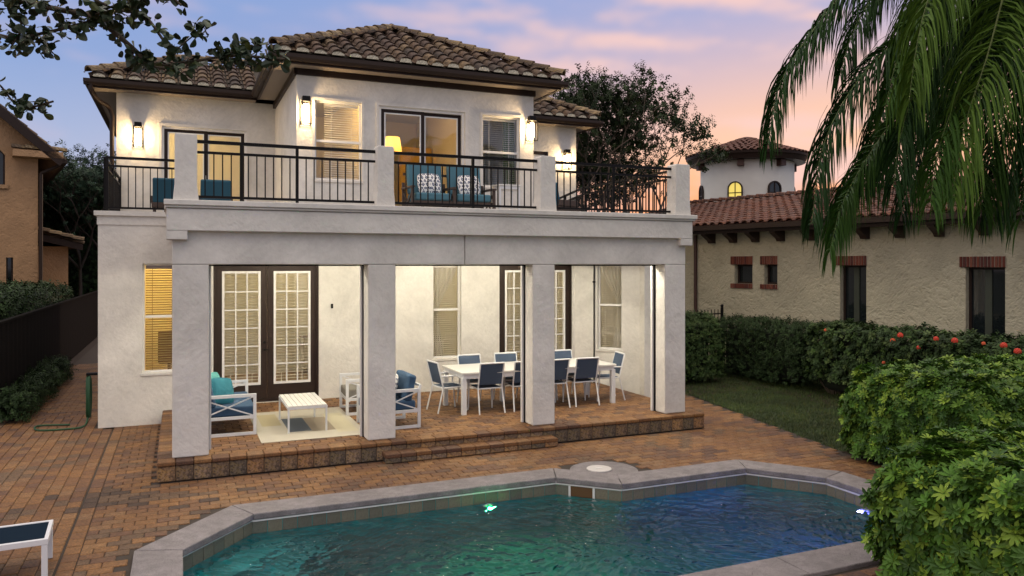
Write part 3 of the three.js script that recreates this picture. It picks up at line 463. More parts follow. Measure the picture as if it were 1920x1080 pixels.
ceilingLamp('ceiling_lamp', 'lit globe lamp in the dining room behind the right porch doors', V(6.4, 3.4, -6.6), [1, 0.82, 0.46], 2.8);
ceilingLamp('ceiling_lamp', 'lit globe lamp behind the upper window with the closed blind', V(2.42, 6.3, -4.75), [1, 0.66, 0.24], 2.6);
ceilingLamp('ceiling_lamp', 'lit globe lamp in the upper bedroom behind the middle sliding door', V(3.68, 6.3, -4.8), [1, 0.74, 0.42], 0.4);
ceilingLamp('ceiling_lamp', 'lit globe lamp behind the upper left sliding door', V(-0.75, 6.3, -9.2), [1, 0.78, 0.38], 5.5);
{ // bedroom furniture seen through the middle sliding door
  const t = thing('floor_lamp', 'floor lamp with glowing yellow shade behind the middle sliding door', 'lamp', [4.18, 3.72, -5.0]);
  part(t, 'base', clean(new THREE.CylinderGeometry(0.14, 0.15, 0.025, 20)).translate(0, 0.0125, 0), std(0.2, 0.15, 0.09, 0.4));
  part(t, 'pole', rod(V(0, 0.025, 0), V(0, 1.74, 0), 0.013), std(0.2, 0.15, 0.09, 0.4));
  part(t, 'lamp_shade', clean(new THREE.CylinderGeometry(0.17, 0.22, 0.3, 20, 1, true)).translate(0, 1.72, 0), phys(0.9, 0.62, 0.2, 0.95, { transmission: 0.4, thickness: 0, emissive: new THREE.Color().setRGB(1, 0.55, 0.12), emissiveIntensity: 0.7, side: THREE.DoubleSide }));
  part(t, 'bulb', clean(new THREE.SphereGeometry(0.035, 10, 8)).translate(0, 1.72, 0), std(1, 0.9, 0.7, 0.5, { emissive: new THREE.Color().setRGB(1, 0.7, 0.3), emissiveIntensity: 10 }));
  lamp(V(4.18, 5.44, -5.0), new THREE.Color().setRGB(1, 0.66, 0.26), 1.1, 1.5);
  const b = thing('bed', 'bed with tall mustard panel painted as the yellow room glow behind the middle sliding door', 'bed', [5.0, 3.72, -6.2]);
  part(b, 'yellow_glow_panel', rb(-0.2, 0.6, 0.1, 1.95, -0.55, -0.45, 0.03), std(0.62, 0.36, 0.06, 0.85, { bumpMap: weave, bumpScale: 0.002 })); part(b, 'mattress', rb(-0.52, 0.57, 0.28, 0.55, -0.44, 1.5, 0.05), cloth); part(b, 'bed_base', rb(-0.54, 0.59, 0, 0.278, -0.44, 1.52, 0.02), furn);  // mustard colour stands in for the warm yellow glow of the lit room
}
// armchair and lamp shapes in the left ground floor room
{ const t = thing('desk_chair', 'dark high backed chair inside the left ground floor window', 'chair', [-0.2, 0.258, -5.2]);
  part(t, 'backrest', rb(-0.2, 0.2, 0.66, 1.3, -0.14, -0.06, 0.08, 4), furn); part(t, 'seat', rb(-0.26, 0.26, 0.42, 0.52, -0.26, 0.26, 0.04), furn);
  for (const [x, z] of [[-0.22, -0.22], [0.22, -0.22], [-0.22, 0.22], [0.22, 0.22]]) part(t, 'leg', rod(V(x, 0, z), V(x * 0.9, 0.44, z * 0.9), 0.02), furn);
  part(t, 'back_post', rod(V(0, 0.5, -0.2), V(0, 0.8, -0.12), 0.03), furn); }
{ const t = thing('dining_sideboard', 'pale sideboard inside the room behind the porch doors', 'sideboard', [3.6, 0.258, -7.8]); part(t, 'cabinet', rb(-0.9, 0.9, 0.1, 0.85, -0.22, 0.22, 0.015), cloth); part(t, 'top', rb(-0.94, 0.94, 0.852, 0.89, -0.25, 0.25, 0.01), furn); for (const x of [-0.8, 0.8]) part(t, 'leg', bx(x - 0.04, x + 0.04, 0, 0.099, -0.2, 0.2), furn); }

// ---- porch downlights and wall lanterns
const disc = std(1, 0.9, 0.7, 0.5, { emissive: new THREE.Color().setRGB(1, 0.78, 0.45), emissiveIntensity: 8 });
for (const [x, z, w] of [[0.6, -0.75, 'beside the left column'], [2.75, -0.9, 'behind the second column'], [5.4, -0.9, 'behind the third column'], [7.45, -0.75, 'beside the right column'], [1.9, -2.7, 'above the coffee table'], [4.2, -2.7, 'left of the dining table'], [6.4, -2.7, 'above the dining table']]) {
  const t = thing('recessed_light', `round recessed ceiling light in the porch ${w}`, 'ceiling light', [x, 3.2, z]);
  part(t, 'trim_ring', clean(new THREE.TorusGeometry(0.085, 0.012, 8, 24)).rotateX(Math.PI / 2).translate(0, -0.004, 0), M.white);
  part(t, 'lens', clean(new THREE.CylinderGeometry(0.078, 0.078, 0.008, 24)).translate(0, -0.006, 0), disc);
  lamp(V(x, 3.165, z), new THREE.Color().setRGB(1, 0.92, 0.76), z > -1 ? 7 : 2.2, 3);
}
function lantern(x, y, zf, label, I) {          // black cage lantern on a wall plate, y is its middle
  const t = thing('wall_lantern', label, 'lantern', [x, y, zf], 0, 'lanterns on the upper walls');
  part(t, 'wall_plate', rb(-0.055, 0.055, 0.12, 0.25, 0, 0.02, 0.006), M.iron);
  part(t, 'arm', bar(V(0, 0.215, 0.02), V(0, 0.215, 0.1), 0.03), M.iron);
  part(t, 'cap', [rb(-0.072, 0.072, 0.19, 0.275, 0.04, 0.18, 0.008), rb(-0.09, 0.09, 0.17, 0.19, 0.02, 0.2, 0.004)], M.iron);
  for (const [a, b] of [[-1, -1], [1, -1], [-1, 1], [1, 1]]) part(t, 'cage_bar', bar(V(a * 0.083, 0.17, 0.11 + b * 0.083), V(a * 0.09, -0.25, 0.11 + b * 0.09), 0.017), M.iron);
  part(t, 'bottom_ring', [bx(-0.096, 0.096, -0.262, -0.248, 0.014, 0.026), bx(-0.096, 0.096, -0.262, -0.248, 0.194, 0.206), bx(-0.096, -0.084, -0.262, -0.248, 0.026, 0.194), bx(0.084, 0.096, -0.262, -0.248, 0.026, 0.194)], M.iron);
  part(t, 'candle_glass', [clean(new THREE.CylinderGeometry(0.042, 0.048, 0.3, 16, 1)).translate(0, -0.02, 0.11)], std(1, 0.9, 0.75, 0.4, { emissive: new THREE.Color().setRGB(1, 0.7, 0.36), emissiveIntensity: 34 }));
  lamp(V(x, y - 0.02, zf + 0.11), new THREE.Color().setRGB(1, 0.68, 0.34), I, 2.5);
}
lantern(-0.85, 5.7, UL, 'lit black cage lantern on the set back wall at the far left', 1.8);
lantern(2.21, 5.8, BW, 'lit black cage lantern beside the upper window with the glowing blind', 1.8);
lantern(6.96, 5.78, BW, 'lit black cage lantern at the right corner of the projecting upper room', 1.8);
lantern(9.7, 5.72, UL, 'lit black cage lantern on the set back wall beside the balcony door', 1.8);
// ---------------------------------------------------------------- roofs
const tileMats = [[0.09, 0.053, 0.034], [0.12, 0.068, 0.04], [0.06, 0.038, 0.027], [0.145, 0.088, 0.05], [0.2, 0.13, 0.07], [0.095, 0.052, 0.036]].map(([r, g, b]) => std(r, g, b, 0.85, { map: lichen, bumpMap: grainBump, bumpScale: 0.006 }));
const capMats = [[0.3, 0.215, 0.12], [0.22, 0.15, 0.09], [0.36, 0.26, 0.15], [0.16, 0.11, 0.07]].map(([r, g, b]) => std(r, g, b, 0.85, { map: lichen, bumpMap: grainBump, bumpScale: 0.006 }));
const clayMats = [[0.2, 0.078, 0.05], [0.165, 0.066, 0.045], [0.23, 0.09, 0.056], [0.15, 0.07, 0.052], [0.2, 0.095, 0.068]].map(([r, g, b]) => std(r, g, b, 0.85, { map: lichen, bumpMap: grainBump, bumpScale: 0.006 }));
function barrelTile(w, len, h, seg = 9) {     // local x across, z up the slope from 0 (lower end) to len, y out of the roof
  const pr = []; for (let i = 0; i <= seg; i++) { const a = Math.PI * i / seg; pr.push([-Math.cos(a) * w * 0.36, Math.sin(a) * h]); }
  pr.unshift([-w / 2, 0]); pr.push([w / 2, 0]);
  const p = [], idx = [], th = 0.022, lift = 0.03, n = pr.length;
  for (const [z, l, k] of [[0, lift, 1], [len, 0, 0.9]]) for (const [x, y] of pr) p.push(x * k, y * k + l, z);
  for (let i = 0; i < n - 1; i++) idx.push(i, i + n, i + 1, i + 1, i + n, i + n + 1);
  const o = p.length / 3; for (const [x, y] of pr) p.push(x, y + lift, 0); for (const [x, y] of pr) p.push(x * 0.93, Math.max(y * 0.86, -th) + lift - th, 0.003);
  for (let i = 0; i < n - 1; i++) idx.push(o + i, o + i + 1, o + i + n, o + i + 1, o + i + n + 1, o + i + n);
  const g = new THREE.BufferGeometry(); g.setAttribute('position', new THREE.Float32BufferAttribute(p, 3)); g.setIndex(idx); g.computeVertexNormals();
  const uv = [], s = rnd(); for (let i = 0; i < p.length; i += 3) uv.push(p[i] + s, p[i + 2] + p[i + 1] + s * 3); g.setAttribute('uv', new THREE.Float32BufferAttribute(uv, 2)); return g;
}
// a sloping field: origin at the lower left corner, u along the eave, up = horizontal direction up the slope
function tileField(out, { o, u, up, width, run, pitch, w, expo, geos, mats, left = 0, right = 0, skip }) {
  const sl = V(up.x * Math.cos(pitch), Math.sin(pitch), up.z * Math.cos(pitch)), nrm = new THREE.Vector3().crossVectors(sl, u).normalize(); if (nrm.y < 0) nrm.negate();
  const basis = new THREE.Matrix4().makeBasis(u, nrm, sl); if (basis.determinant() < 0) basis.makeBasis(u.clone().negate(), nrm, sl);
  const nc = Math.round(width / w), ww = width / nc;
  for (let r = 0, s = 0; s * Math.cos(pitch) < run - 0.05; r++, s += expo) for (let c = 0; c < nc; c++) {
    const x = (c + 0.5) * ww, h = s * Math.cos(pitch);
    if (x < left * h - ww * 0.1 + left * 0.12 || x > width - right * h + ww * 0.1 - right * 0.12) continue;
    const p = o.clone().addScaledVector(u, x + rr(-0.006, 0.006)).addScaledVector(sl, s - 0.02 + rr(-0.01, 0.01)).addScaledVector(nrm, 0.012 + rr(0, 0.006));
    if (skip && skip(p)) continue;
    out.push({ geo: pick(geos), mat: pick(mats), m: basis.clone().setPosition(p) });
  }
}
function capRow(out, a, b, r, step, mats) {   // ridge or hip tiles from the low end a to the high end b
  const d = b.clone().sub(a), n = Math.max(1, Math.round(d.length() / step)); d.divideScalar(n);
  const f = d.clone().normalize(), sx = new THREE.Vector3().crossVectors(V(0, 1, 0), f).normalize(), up = new THREE.Vector3().crossVectors(f, sx), g = barrelTile(r * 2.4, d.length() * 1.12, r * 1.0, 8);
  for (let k = 0; k < n; k++) out.push({ geo: g, mat: pick(mats), m: new THREE.Matrix4().makeBasis(sx, up, f).setPosition(a.clone().addScaledVector(d, k).addScaledVector(up, 0.035)) });
}
const poly = (tris) => { const p = []; for (const t of tris) for (let i = 1; i < t.length - 1; i++) for (const k of [0, i, i + 1]) p.push(...t[k]); const g = new THREE.BufferGeometry(); g.setAttribute('position', new THREE.Float32BufferAttribute(p, 3)); g.computeVertexNormals(); return metric(g); };
const barrelGeos = [0, 1, 2].map(() => barrelTile(0.325, 0.43, 0.1));
{
  const roof = sub(house, 'roof'), items = [], E = 6.8, pk = 8.27, pitch = Math.atan((pk - E) / 2.95), rise = Math.tan(pitch), rW = 1.9, yW = E + rW * rise;
  // boards under the tiles
  part(roof, 'roof_deck', [poly([[[1.6, E, -3.5], [7.5, E, -3.5], [4.55, pk, -6.45]], [[7.5, E, -3.5], [7.5, E, -14.4], [4.55, pk, -14.4], [4.55, pk, -6.45]], [[1.6, E, -14.4], [1.6, E, -3.5], [4.55, pk, -6.45], [4.55, pk, -14.4]], [[1.6, E - 0.05, -3.5], [1.6, E - 0.05, -14.4], [7.5, E - 0.05, -14.4], [7.5, E - 0.05, -3.5]]]),
    poly([[[-1.74, E, -7.15], [3, E, -7.15], [3, yW, -7.15 - rW], [-1.74 + rW, yW, -7.15 - rW]], [[-1.74, E, -14.4], [-1.74, E, -7.15], [-1.74 + rW, yW, -7.15 - rW], [-1.74 + rW, yW, -14.4]], [[-1.74 + rW, yW, -14.4], [-1.74 + rW, yW, -7.15 - rW], [3, yW, -7.15 - rW], [3, yW, -14.4]], [[-1.74, E - 0.05, -14.4], [3, E - 0.05, -14.4], [3, E - 0.05, -7.15], [-1.74, E - 0.05, -7.15]]]),
    poly([[[6, E, -7.15], [10.46, E, -7.15], [10.46 - rW, yW, -7.15 - rW], [6, yW, -7.15 - rW]], [[10.46, E, -7.15], [10.46, E, -14.4], [10.46 - rW, yW, -14.4], [10.46 - rW, yW, -7.15 - rW]], [[6, yW, -7.15 - rW], [10.46 - rW, yW, -7.15 - rW], [10.46 - rW, yW, -14.4], [6, yW, -14.4]], [[6, E - 0.05, -7.15], [10.46, E - 0.05, -7.15], [10.46, E - 0.05, -14.4], [6, E - 0.05, -14.4]]])], std(0.05, 0.04, 0.03, 0.9));
  const U = V(1, 0, 0), back = V(0, 0, -1), base = { pitch, w: 0.325, expo: 0.37, geos: barrelGeos, mats: tileMats };
  tileField(items, { ...base, o: V(1.6, E, -3.47), u: U, up: back, width: 5.9, run: 2.95, left: 1, right: 1 });
  tileField(items, { ...base, o: V(-1.74, E, -7.12), u: U, up: back, width: 3.4, run: rW, left: 1 });
  tileField(items, { ...base, o: V(7.4, E, -7.12), u: U, up: back, width: 3.06, run: rW, right: 1 });
  const sides = [];
  tileField(sides, { ...base, o: V(1.62, E, -14.2), u: V(0, 0, 1), up: V(1, 0, 0), width: 10.7, run: 2.95, right: 1 });
  tileField(sides, { ...base, o: V(7.48, E, -3.5), u: V(0, 0, -1), up: V(-1, 0, 0), width: 10.7, run: 2.95, left: 1 });
  tileField(sides, { ...base, o: V(-1.72, E, -14.2), u: V(0, 0, 1), up: V(1, 0, 0), width: 7.05, run: rW, right: 1 });
  tileField(sides, { ...base, o: V(10.44, E, -7.15), u: V(0, 0, -1), up: V(-1, 0, 0), width: 7.05, run: rW, left: 1 });
  pieces(roof, 'tile', items.concat(sides.map((s) => ({ ...s, world: V(0, 0, 400) }))), Math.min(300, items.length));
  const caps = []; 
  capRow(caps, V(1.58, E + 0.06, -3.48), V(4.55, pk + 0.06, -6.45), 0.12, 0.37, capMats); capRow(caps, V(7.52, E + 0.06, -3.48), V(4.55, pk + 0.06, -6.45), 0.12, 0.37, capMats);
  capRow(caps, V(-1.76, E + 0.06, -7.13), V(-1.74 + rW, yW + 0.06, -7.15 - rW), 0.12, 0.37, capMats); capRow(caps, V(10.48, E + 0.06, -7.13), V(10.46 - rW, yW + 0.06, -7.15 - rW), 0.12, 0.37, capMats);
  capRow(caps, V(-1.74 + rW, yW + 0.05, -7.15 - rW), V(3, yW + 0.05, -7.15 - rW), 0.12, 0.4, capMats); capRow(caps, V(6.6, yW + 0.05, -7.15 - rW), V(10.46 - rW, yW + 0.05, -7.15 - rW), 0.12, 0.4, capMats); capRow(caps, V(4.55, pk + 0.05, -6.45), V(4.55, pk + 0.05, -14.2), 0.12, 0.4, capMats);
  pieces(roof, 'ridge_tile', caps, 120);
  // mortar plugs under the lowest barrels
  const plug = (() => { const s = new THREE.Shape(); s.absellipse(0, 0, 0.115, 0.112, 0, Math.PI, false); return clean(new THREE.ExtrudeGeometry(s, { depth: 0.05, bevelEnabled: false, curveSegments: 10 })); })();
  for (const [x0, w, z] of [[1.6, 5.9, -3.45], [-1.74, 3.4, -7.1], [7.4, 3.06, -7.1]]) { const n = Math.round(w / 0.325); for (let k = 0; k < n; k++) { const m = new THREE.Mesh(plug, M.mortar); m.name = 'eave_closure'; m.position.set(x0 + (k + 0.5) * w / n, E + 0.012, z - 0.02); roof.add(m); } }
  // soffits, fascia boards and gutters
  part(roof, 'soffit', [bx(1.62, 7.48, 6.62, 6.66, -7.14, -3.56), bx(-1.7, 1.6, 6.62, 6.66, -14.3, -7.18), bx(7.5, 10.42, 6.62, 6.66, -14.3, -7.18)], M.soffit);
  part(roof, 'fascia_board', [bx(1.6, 7.5, 6.6, 6.8, -3.56, -3.51), bx(1.6, 1.65, 6.6, 6.8, -7.1, -3.56), bx(7.45, 7.5, 6.6, 6.8, -7.1, -3.56), bx(-1.74, 1.6, 6.6, 6.8, -7.2, -7.16), bx(-1.74, -1.7, 6.6, 6.8, -14.3, -7.2), bx(7.5, 10.46, 6.6, 6.8, -7.2, -7.16), bx(10.42, 10.46, 6.6, 6.8, -14.3, -7.2)], M.brown);
  part(roof, 'frieze', [bx(2.02, 7.08, 6.5, 6.619, -3.949, -3.9), bx(1.99, 2.049, 6.5, 6.619, -7.5, -3.9)], M.brown);
  const gut = (a, b) => { const s = new THREE.Shape([[0, 0], [0.09, 0], [0.125, 0.05], [0.125, 0.12], [0.11, 0.12], [0.11, 0.055], [0.085, 0.015], [0.012, 0.015], [0.012, 0.12], [0, 0.12]].map((q) => new THREE.Vector2(...q))), d = b.clone().sub(a), g = clean(new THREE.ExtrudeGeometry(s, { depth: d.length(), bevelEnabled: false })), f = d.clone().normalize(), out = new THREE.Vector3().crossVectors(V(0, 1, 0), f); g.applyMatrix4(new THREE.Matrix4().makeBasis(out, V(0, 1, 0), f).setPosition(a)); return g; };
  part(roof, 'gutter', gut(V(7.62, 6.64, -3.51), V(1.48, 6.64, -3.51)).scale(1, 1, 1), M.gutter);
  for (const [a, b] of [[V(1.6, 6.64, -3.4), V(1.6, 6.64, -7.02)], [V(7.5, 6.64, -7.02), V(7.5, 6.64, -3.4)], [V(1.6, 6.64, -7.16), V(-1.86, 6.64, -7.16)], [V(10.58, 6.64, -7.16), V(7.5, 6.64, -7.16)], [V(-1.74, 6.64, -7.05), V(-1.74, 6.64, -14.3)], [V(10.46, 6.64, -14.3), V(10.46, 6.64, -7.05)]]) part(roof, 'gutter', gut(a, b), M.gutter);
  part(house, 'downpipe', [tube([V(-1.72, 6.68, -7.1), V(-1.72, 6.5, -7.12), V(-1.6, 6.36, -7.3), V(-1.42, 6.26, -7.48), V(-1.36, 6.1, -7.52), V(-1.36, 5.9, -7.52)], 0.045, 8), rod(V(-1.36, 5.92, -7.52), V(-1.36, 3.8, -7.52), 0.045, 8)], M.gutter);
}

// ---------------------------------------------------------------- railings
function railing(label, a, b, y0, y1, posts = []) {     // a, b: [x, z] ends; posts at fractions of the length
  const r = thing('balcony_railing', label, 'railing', [a[0], y0, a[1]], 0, 'black balcony railings'), A = V(0, 0, 0), B = V(b[0] - a[0], 0, b[1] - a[1]), L = B.length(), u = B.clone().normalize(), h = y1 - y0, up = (v, y) => V(v.x, y, v.z);
  part(r, 'top_rail', bar(up(A, h - 0.02), up(B, h - 0.02), 0.045, 0.035), M.iron); part(r, 'middle_rail', bar(up(A, h - 0.165), up(B, h - 0.165), 0.035, 0.03), M.iron); part(r, 'bottom_rail', bar(up(A, 0.06), up(B, 0.06), 0.035, 0.03), M.iron);
  for (const t of posts) part(r, 'post', bar(up(u.clone().multiplyScalar(L * t), 0), up(u.clone().multiplyScalar(L * t), h - 0.005), 0.04), M.iron);
  const n = Math.round(L / 0.115); for (let k = 1; k < n; k++) { const t = k / n; if (posts.some((q) => Math.abs(q - t) * L < 0.03)) continue; part(r, 'baluster', bar(up(u.clone().multiplyScalar(L * t), 0.075), up(u.clone().multiplyScalar(L * t), h - 0.18), 0.016), M.iron); }
  return r;
}
railing('black railing between the leftmost balcony pier and the second pier', [0.2, -0.1], [2.68, -0.1], 3.727, 4.56, [0.235, 0.54]);
railing('black railing in front of the balcony sofa', [2.91, -0.1], [5.34, -0.1], 3.727, 4.56, [0.54]);
railing('black railing between the third balcony pier and the right corner pier', [5.59, -0.1], [7.94, -0.1], 3.727, 4.56, [0.5]);
railing('black railing along the right side of the balcony', [8.1, -0.22], [8.1, -3.6], 3.722, 4.56, [0.5, 0.98]);
railing('black railing along the left wing roof facing the pool', [-1.2, -3.97], [-0.02, -3.97], 3.8, 4.76, [0.02]);
railing('black railing along the left edge of the wing roof', [-1.22, -4.02], [-1.22, -7.56], 3.8, 4.76, [0.01, 0.5, 0.99]);
railing('black railing running back from the leftmost balcony pier', [0.05, -0.22], [0.05, -3.9], 3.722, 4.56, [0.5]);
railing('black railing closing the balcony behind its right corner', [8.1, -3.62], [9.2, -7.5], 3.722, 4.56, [0.02, 0.5, 0.98]);
// ---------------------------------------------------------------- furniture
const FM = {
  frame: std(0.74, 0.75, 0.76, 0.35), sling: std(0.05, 0.078, 0.13, 0.8, { bumpMap: weave, bumpScale: 0.001 }), cushion: std(0.035, 0.08, 0.15, 0.9, { bumpMap: weave, bumpScale: 0.0015 }), taupe: std(0.2, 0.185, 0.155, 0.9, { bumpMap: weave, bumpScale: 0.0015 }),
  teal: std(0.02, 0.16, 0.21, 0.85, { bumpMap: weave, bumpScale: 0.0015 }), aqua: std(0.1, 0.35, 0.33, 0.85, { bumpMap: weave, bumpScale: 0.0015 }), tableTop: std(0.75, 0.74, 0.7, 0.3), wood: std(0.055, 0.035, 0.026, 0.55), deckTeal: std(0.012, 0.075, 0.12, 0.8, { bumpMap: weave, bumpScale: 0.0015 }), blueCushion: std(0.06, 0.16, 0.21, 0.85, { bumpMap: weave, bumpScale: 0.0015 }),
};
function pillowGeo(w, h, t) {        // a stuffed square with pinched corners, standing in the xy plane, bottom edge at y = 0
  const g = clean(new THREE.SphereGeometry(1, 24, 16)), p = g.attributes.position;
  for (let i = 0; i < p.count; i++) { const x = p.getX(i), y = p.getY(i), z = p.getZ(i), k = Math.max(Math.abs(x), Math.abs(y), 1e-6) / Math.max(Math.hypot(x, y), 1e-6), r = Math.hypot(x, y), sq = r > 0 ? r / Math.max(Math.abs(x), Math.abs(y)) : 1, e = 1 - 0.06 * (1 - Math.abs(Math.abs(x) - Math.abs(y))); p.setXYZ(i, x * Math.min(sq, 1.32) * e * w / 2, y * Math.min(sq, 1.32) * e * h / 2 + h / 2, Math.sign(z) * Math.pow(Math.abs(z), 1.3) * t / 2 * (0.5 + 0.5 * k)); }
  g.computeVertexNormals(); return metric(g);
}
// dining table
{
  const t = thing('dining_table', 'long white dining table under the porch', 'table', [5.98, 0.262, -1.8]);
  part(t, 'tabletop', rb(-1.53, 1.53, 0.70, 0.735, -0.56, 0.56, 0.006), FM.tableTop);
  part(t, 'apron', [rb(-1.49, 1.49, 0.62, 0.699, 0.5, 0.53, 0.004, 1), rb(-1.49, 1.49, 0.62, 0.699, -0.53, -0.5, 0.004, 1), rb(-1.5, -1.47, 0.62, 0.699, -0.5, 0.5, 0.004, 1), rb(1.47, 1.5, 0.62, 0.699, -0.5, 0.5, 0.004, 1)], FM.frame);
  for (const [x, z] of [[-1.48, 0.5], [1.48, 0.5], [-1.48, -0.5], [1.48, -0.5], [-0.35, 0.49], [-0.35, -0.49]]) part(t, 'leg', rb(x - 0.04, x + 0.04, 0, 0.64, z - 0.04, z + 0.04, 0.006), FM.frame);
}
function makeChair() {              // sling dining chair, faces +z
  const t = thing('dining_chair', 'x', 'chair', [0, 0, 0], 0, 'chairs round the dining table');
  for (const s of [-1, 1]) {
    part(t, 'front_leg', rod(V(s * 0.235, 0, 0.25), V(s * 0.225, 0.63, 0.19), 0.013, 8), FM.frame);
    part(t, 'rear_leg', [rod(V(s * 0.24, 0, -0.31), V(s * 0.225, 0.44, -0.2), 0.014, 8), rod(V(s * 0.225, 0.44, -0.2), V(s * 0.225, 0.88, -0.31), 0.014, 8)], FM.frame);
    part(t, 'armrest', [rod(V(s * 0.225, 0.635, 0.2), V(s * 0.225, 0.64, -0.24), 0.015, 8)], FM.frame);
  }
  part(t, 'seat_frame', [rod(V(-0.225, 0.43, -0.2), V(0.225, 0.43, -0.2), 0.013), rod(V(-0.225, 0.44, 0.22), V(0.225, 0.44, 0.22), 0.013), rod(V(-0.225, 0.43, -0.2), V(-0.225, 0.44, 0.22), 0.013), rod(V(0.225, 0.43, -0.2), V(0.225, 0.44, 0.22), 0.013), rod(V(-0.225, 0.88, -0.31), V(0.225, 0.88, -0.31), 0.016)], FM.frame);
  const sling = (pts, w) => { const out = []; for (let i = 0; i < pts.length - 1; i++) out.push(bar(V(0, pts[i][0], pts[i][1]), V(0, pts[i + 1][0], pts[i + 1][1]), w, 0.008)); return out; };
  part(t, 'seat', bx(-0.22, 0.22, 0.436, 0.444, -0.19, 0.21), FM.sling);
  part(t, 'backrest', sling([[0.5, -0.205], [0.62, -0.237], [0.74, -0.268], [0.875, -0.305]], 0.43), FM.sling);
  return t;
}
{
  const proto = makeChair(); let first = true;
  const put = (x, z, turn, label) => { const c = first ? proto : proto.clone(); if (!first) { c.name = numbered('dining_chair'); scene.add(c); } first = false; c.userData = { ...c.userData, label }; c.position.set(x, 0.262, z); c.rotation.set(0, turn, 0); };
  ['leftmost navy sling chair on the near side of the dining table', 'second navy sling chair from the left on the near side of the table', 'navy sling chair just right of the third column on the near side', 'rightmost navy sling chair on the near side of the dining table'].forEach((l, i) => put([4.98, 5.66, 6.26, 6.88][i], -1.5, Math.PI + [0.03, -0.04, 0.02, -0.02][i], l));
  ['leftmost chair on the far side of the dining table by the sash window', 'second chair from the left on the far side of the dining table', 'chair on the far side of the table in front of the right french door', 'rightmost chair on the far side of the dining table'].forEach((l, i) => put([5.05, 5.78, 6.4, 7.0][i], -2.22, [0.04, -0.03, 0.02, 0][i], l));
  put(4.4, -1.85, Math.PI / 2 + 0.12, 'sling chair at the left head of the dining table');
  put(7.56, -1.75, -Math.PI / 2 - 0.15, 'sling chair at the right head of the dining table');
}
// lounge seats: white aluminium frame with crossed side braces; local: faces +x, w wide along z, base at y = 0
function loungeSeat(name, label, w, pos, turn, cush, group) {
  const t = thing(name, label, name === 'loveseat' ? 'sofa' : 'armchair', pos, turn, group), d = 0.78, f = 0.024;
  for (const s of [-1, 1]) {
    const z = s * (w / 2 - f), p = (x, y) => V(x, y, z);
    part(t, 'side_frame', [bar(p(-d / 2, 0), p(-d / 2, 0.62), 0.045), bar(p(d / 2, 0), p(d / 2, 0.62), 0.045), bar(p(-d / 2 - 0.022, 0.6), p(d / 2 + 0.022, 0.6), 0.044, 0.05), bar(p(-d / 2 + 0.023, 0.27), p(d / 2 - 0.023, 0.27), 0.043, 0.04), bar(p(-d / 2 + 0.023, 0.022), p(d / 2 - 0.023, 0.022), 0.043, 0.04)], FM.frame);
    part(t, 'cross_brace', bar(p(-d / 2 + 0.02, 0.29), p(d / 2 - 0.02, 0.575), 0.018, 0.016), FM.frame);
    part(t, 'cross_brace', bar(V(-d / 2 + 0.02, 0.575, z + s * 0.004), V(d / 2 - 0.02, 0.29, z + s * 0.004), 0.018, 0.016), FM.frame);
  }
  part(t, 'seat_frame', [bar(V(d / 2 - 0.03, 0.25, -w / 2 + 0.05), V(d / 2 - 0.03, 0.25, w / 2 - 0.05), 0.05), bar(V(-d / 2 + 0.03, 0.25, -w / 2 + 0.05), V(-d / 2 + 0.03, 0.25, w / 2 - 0.05), 0.05), bar(V(-d / 2 - 0.03, 0.66, -w / 2 + 0.05), V(-d / 2 - 0.03, 0.66, w / 2 - 0.05), 0.035), bar(V(-d / 2, 0.6, -w / 2 + 0.03), V(-d / 2 - 0.03, 0.67, -w / 2 + 0.03), 0.035), bar(V(-d / 2, 0.6, w / 2 - 0.03), V(-d / 2 - 0.03, 0.67, w / 2 - 0.03), 0.035)], FM.frame);
  const n = w > 1.2 ? 2 : 1, cw = (w - 0.12) / n;
  for (let k = 0; k < n; k++) { const z0 = -w / 2 + 0.06 + k * cw; part(t, 'seat_cushion', rb(-d / 2 + 0.04, d / 2 + 0.01, 0.28, 0.43, z0 + 0.004, z0 + cw - 0.004, 0.035, 3), cush); const g = rb(-0.07, 0.07, 0, 0.42, z0 + 0.006, z0 + cw - 0.006, 0.045, 3); g.rotateZ(0.22); g.translate(-d / 2 + 0.17, 0.42, 0); part(t, 'back_cushion', g, cush); }
  return t;
}
loungeSeat('loveseat', 'white framed two seat sofa with navy cushions behind the first column', 1.62, [0.66, 0.262, -1.93], 0, FM.cushion);
loungeSeat('armchair', 'nearer white framed armchair behind the second column, facing left', 0.84, [3.1, 0.262, -1.02], Math.PI + 0.04, FM.cushion, 'porch armchairs');
loungeSeat('armchair', 'farther white framed armchair by the wall, facing left', 0.84, [3.05, 0.262, -2.42], Math.PI - 0.05, FM.taupe, 'porch armchairs');
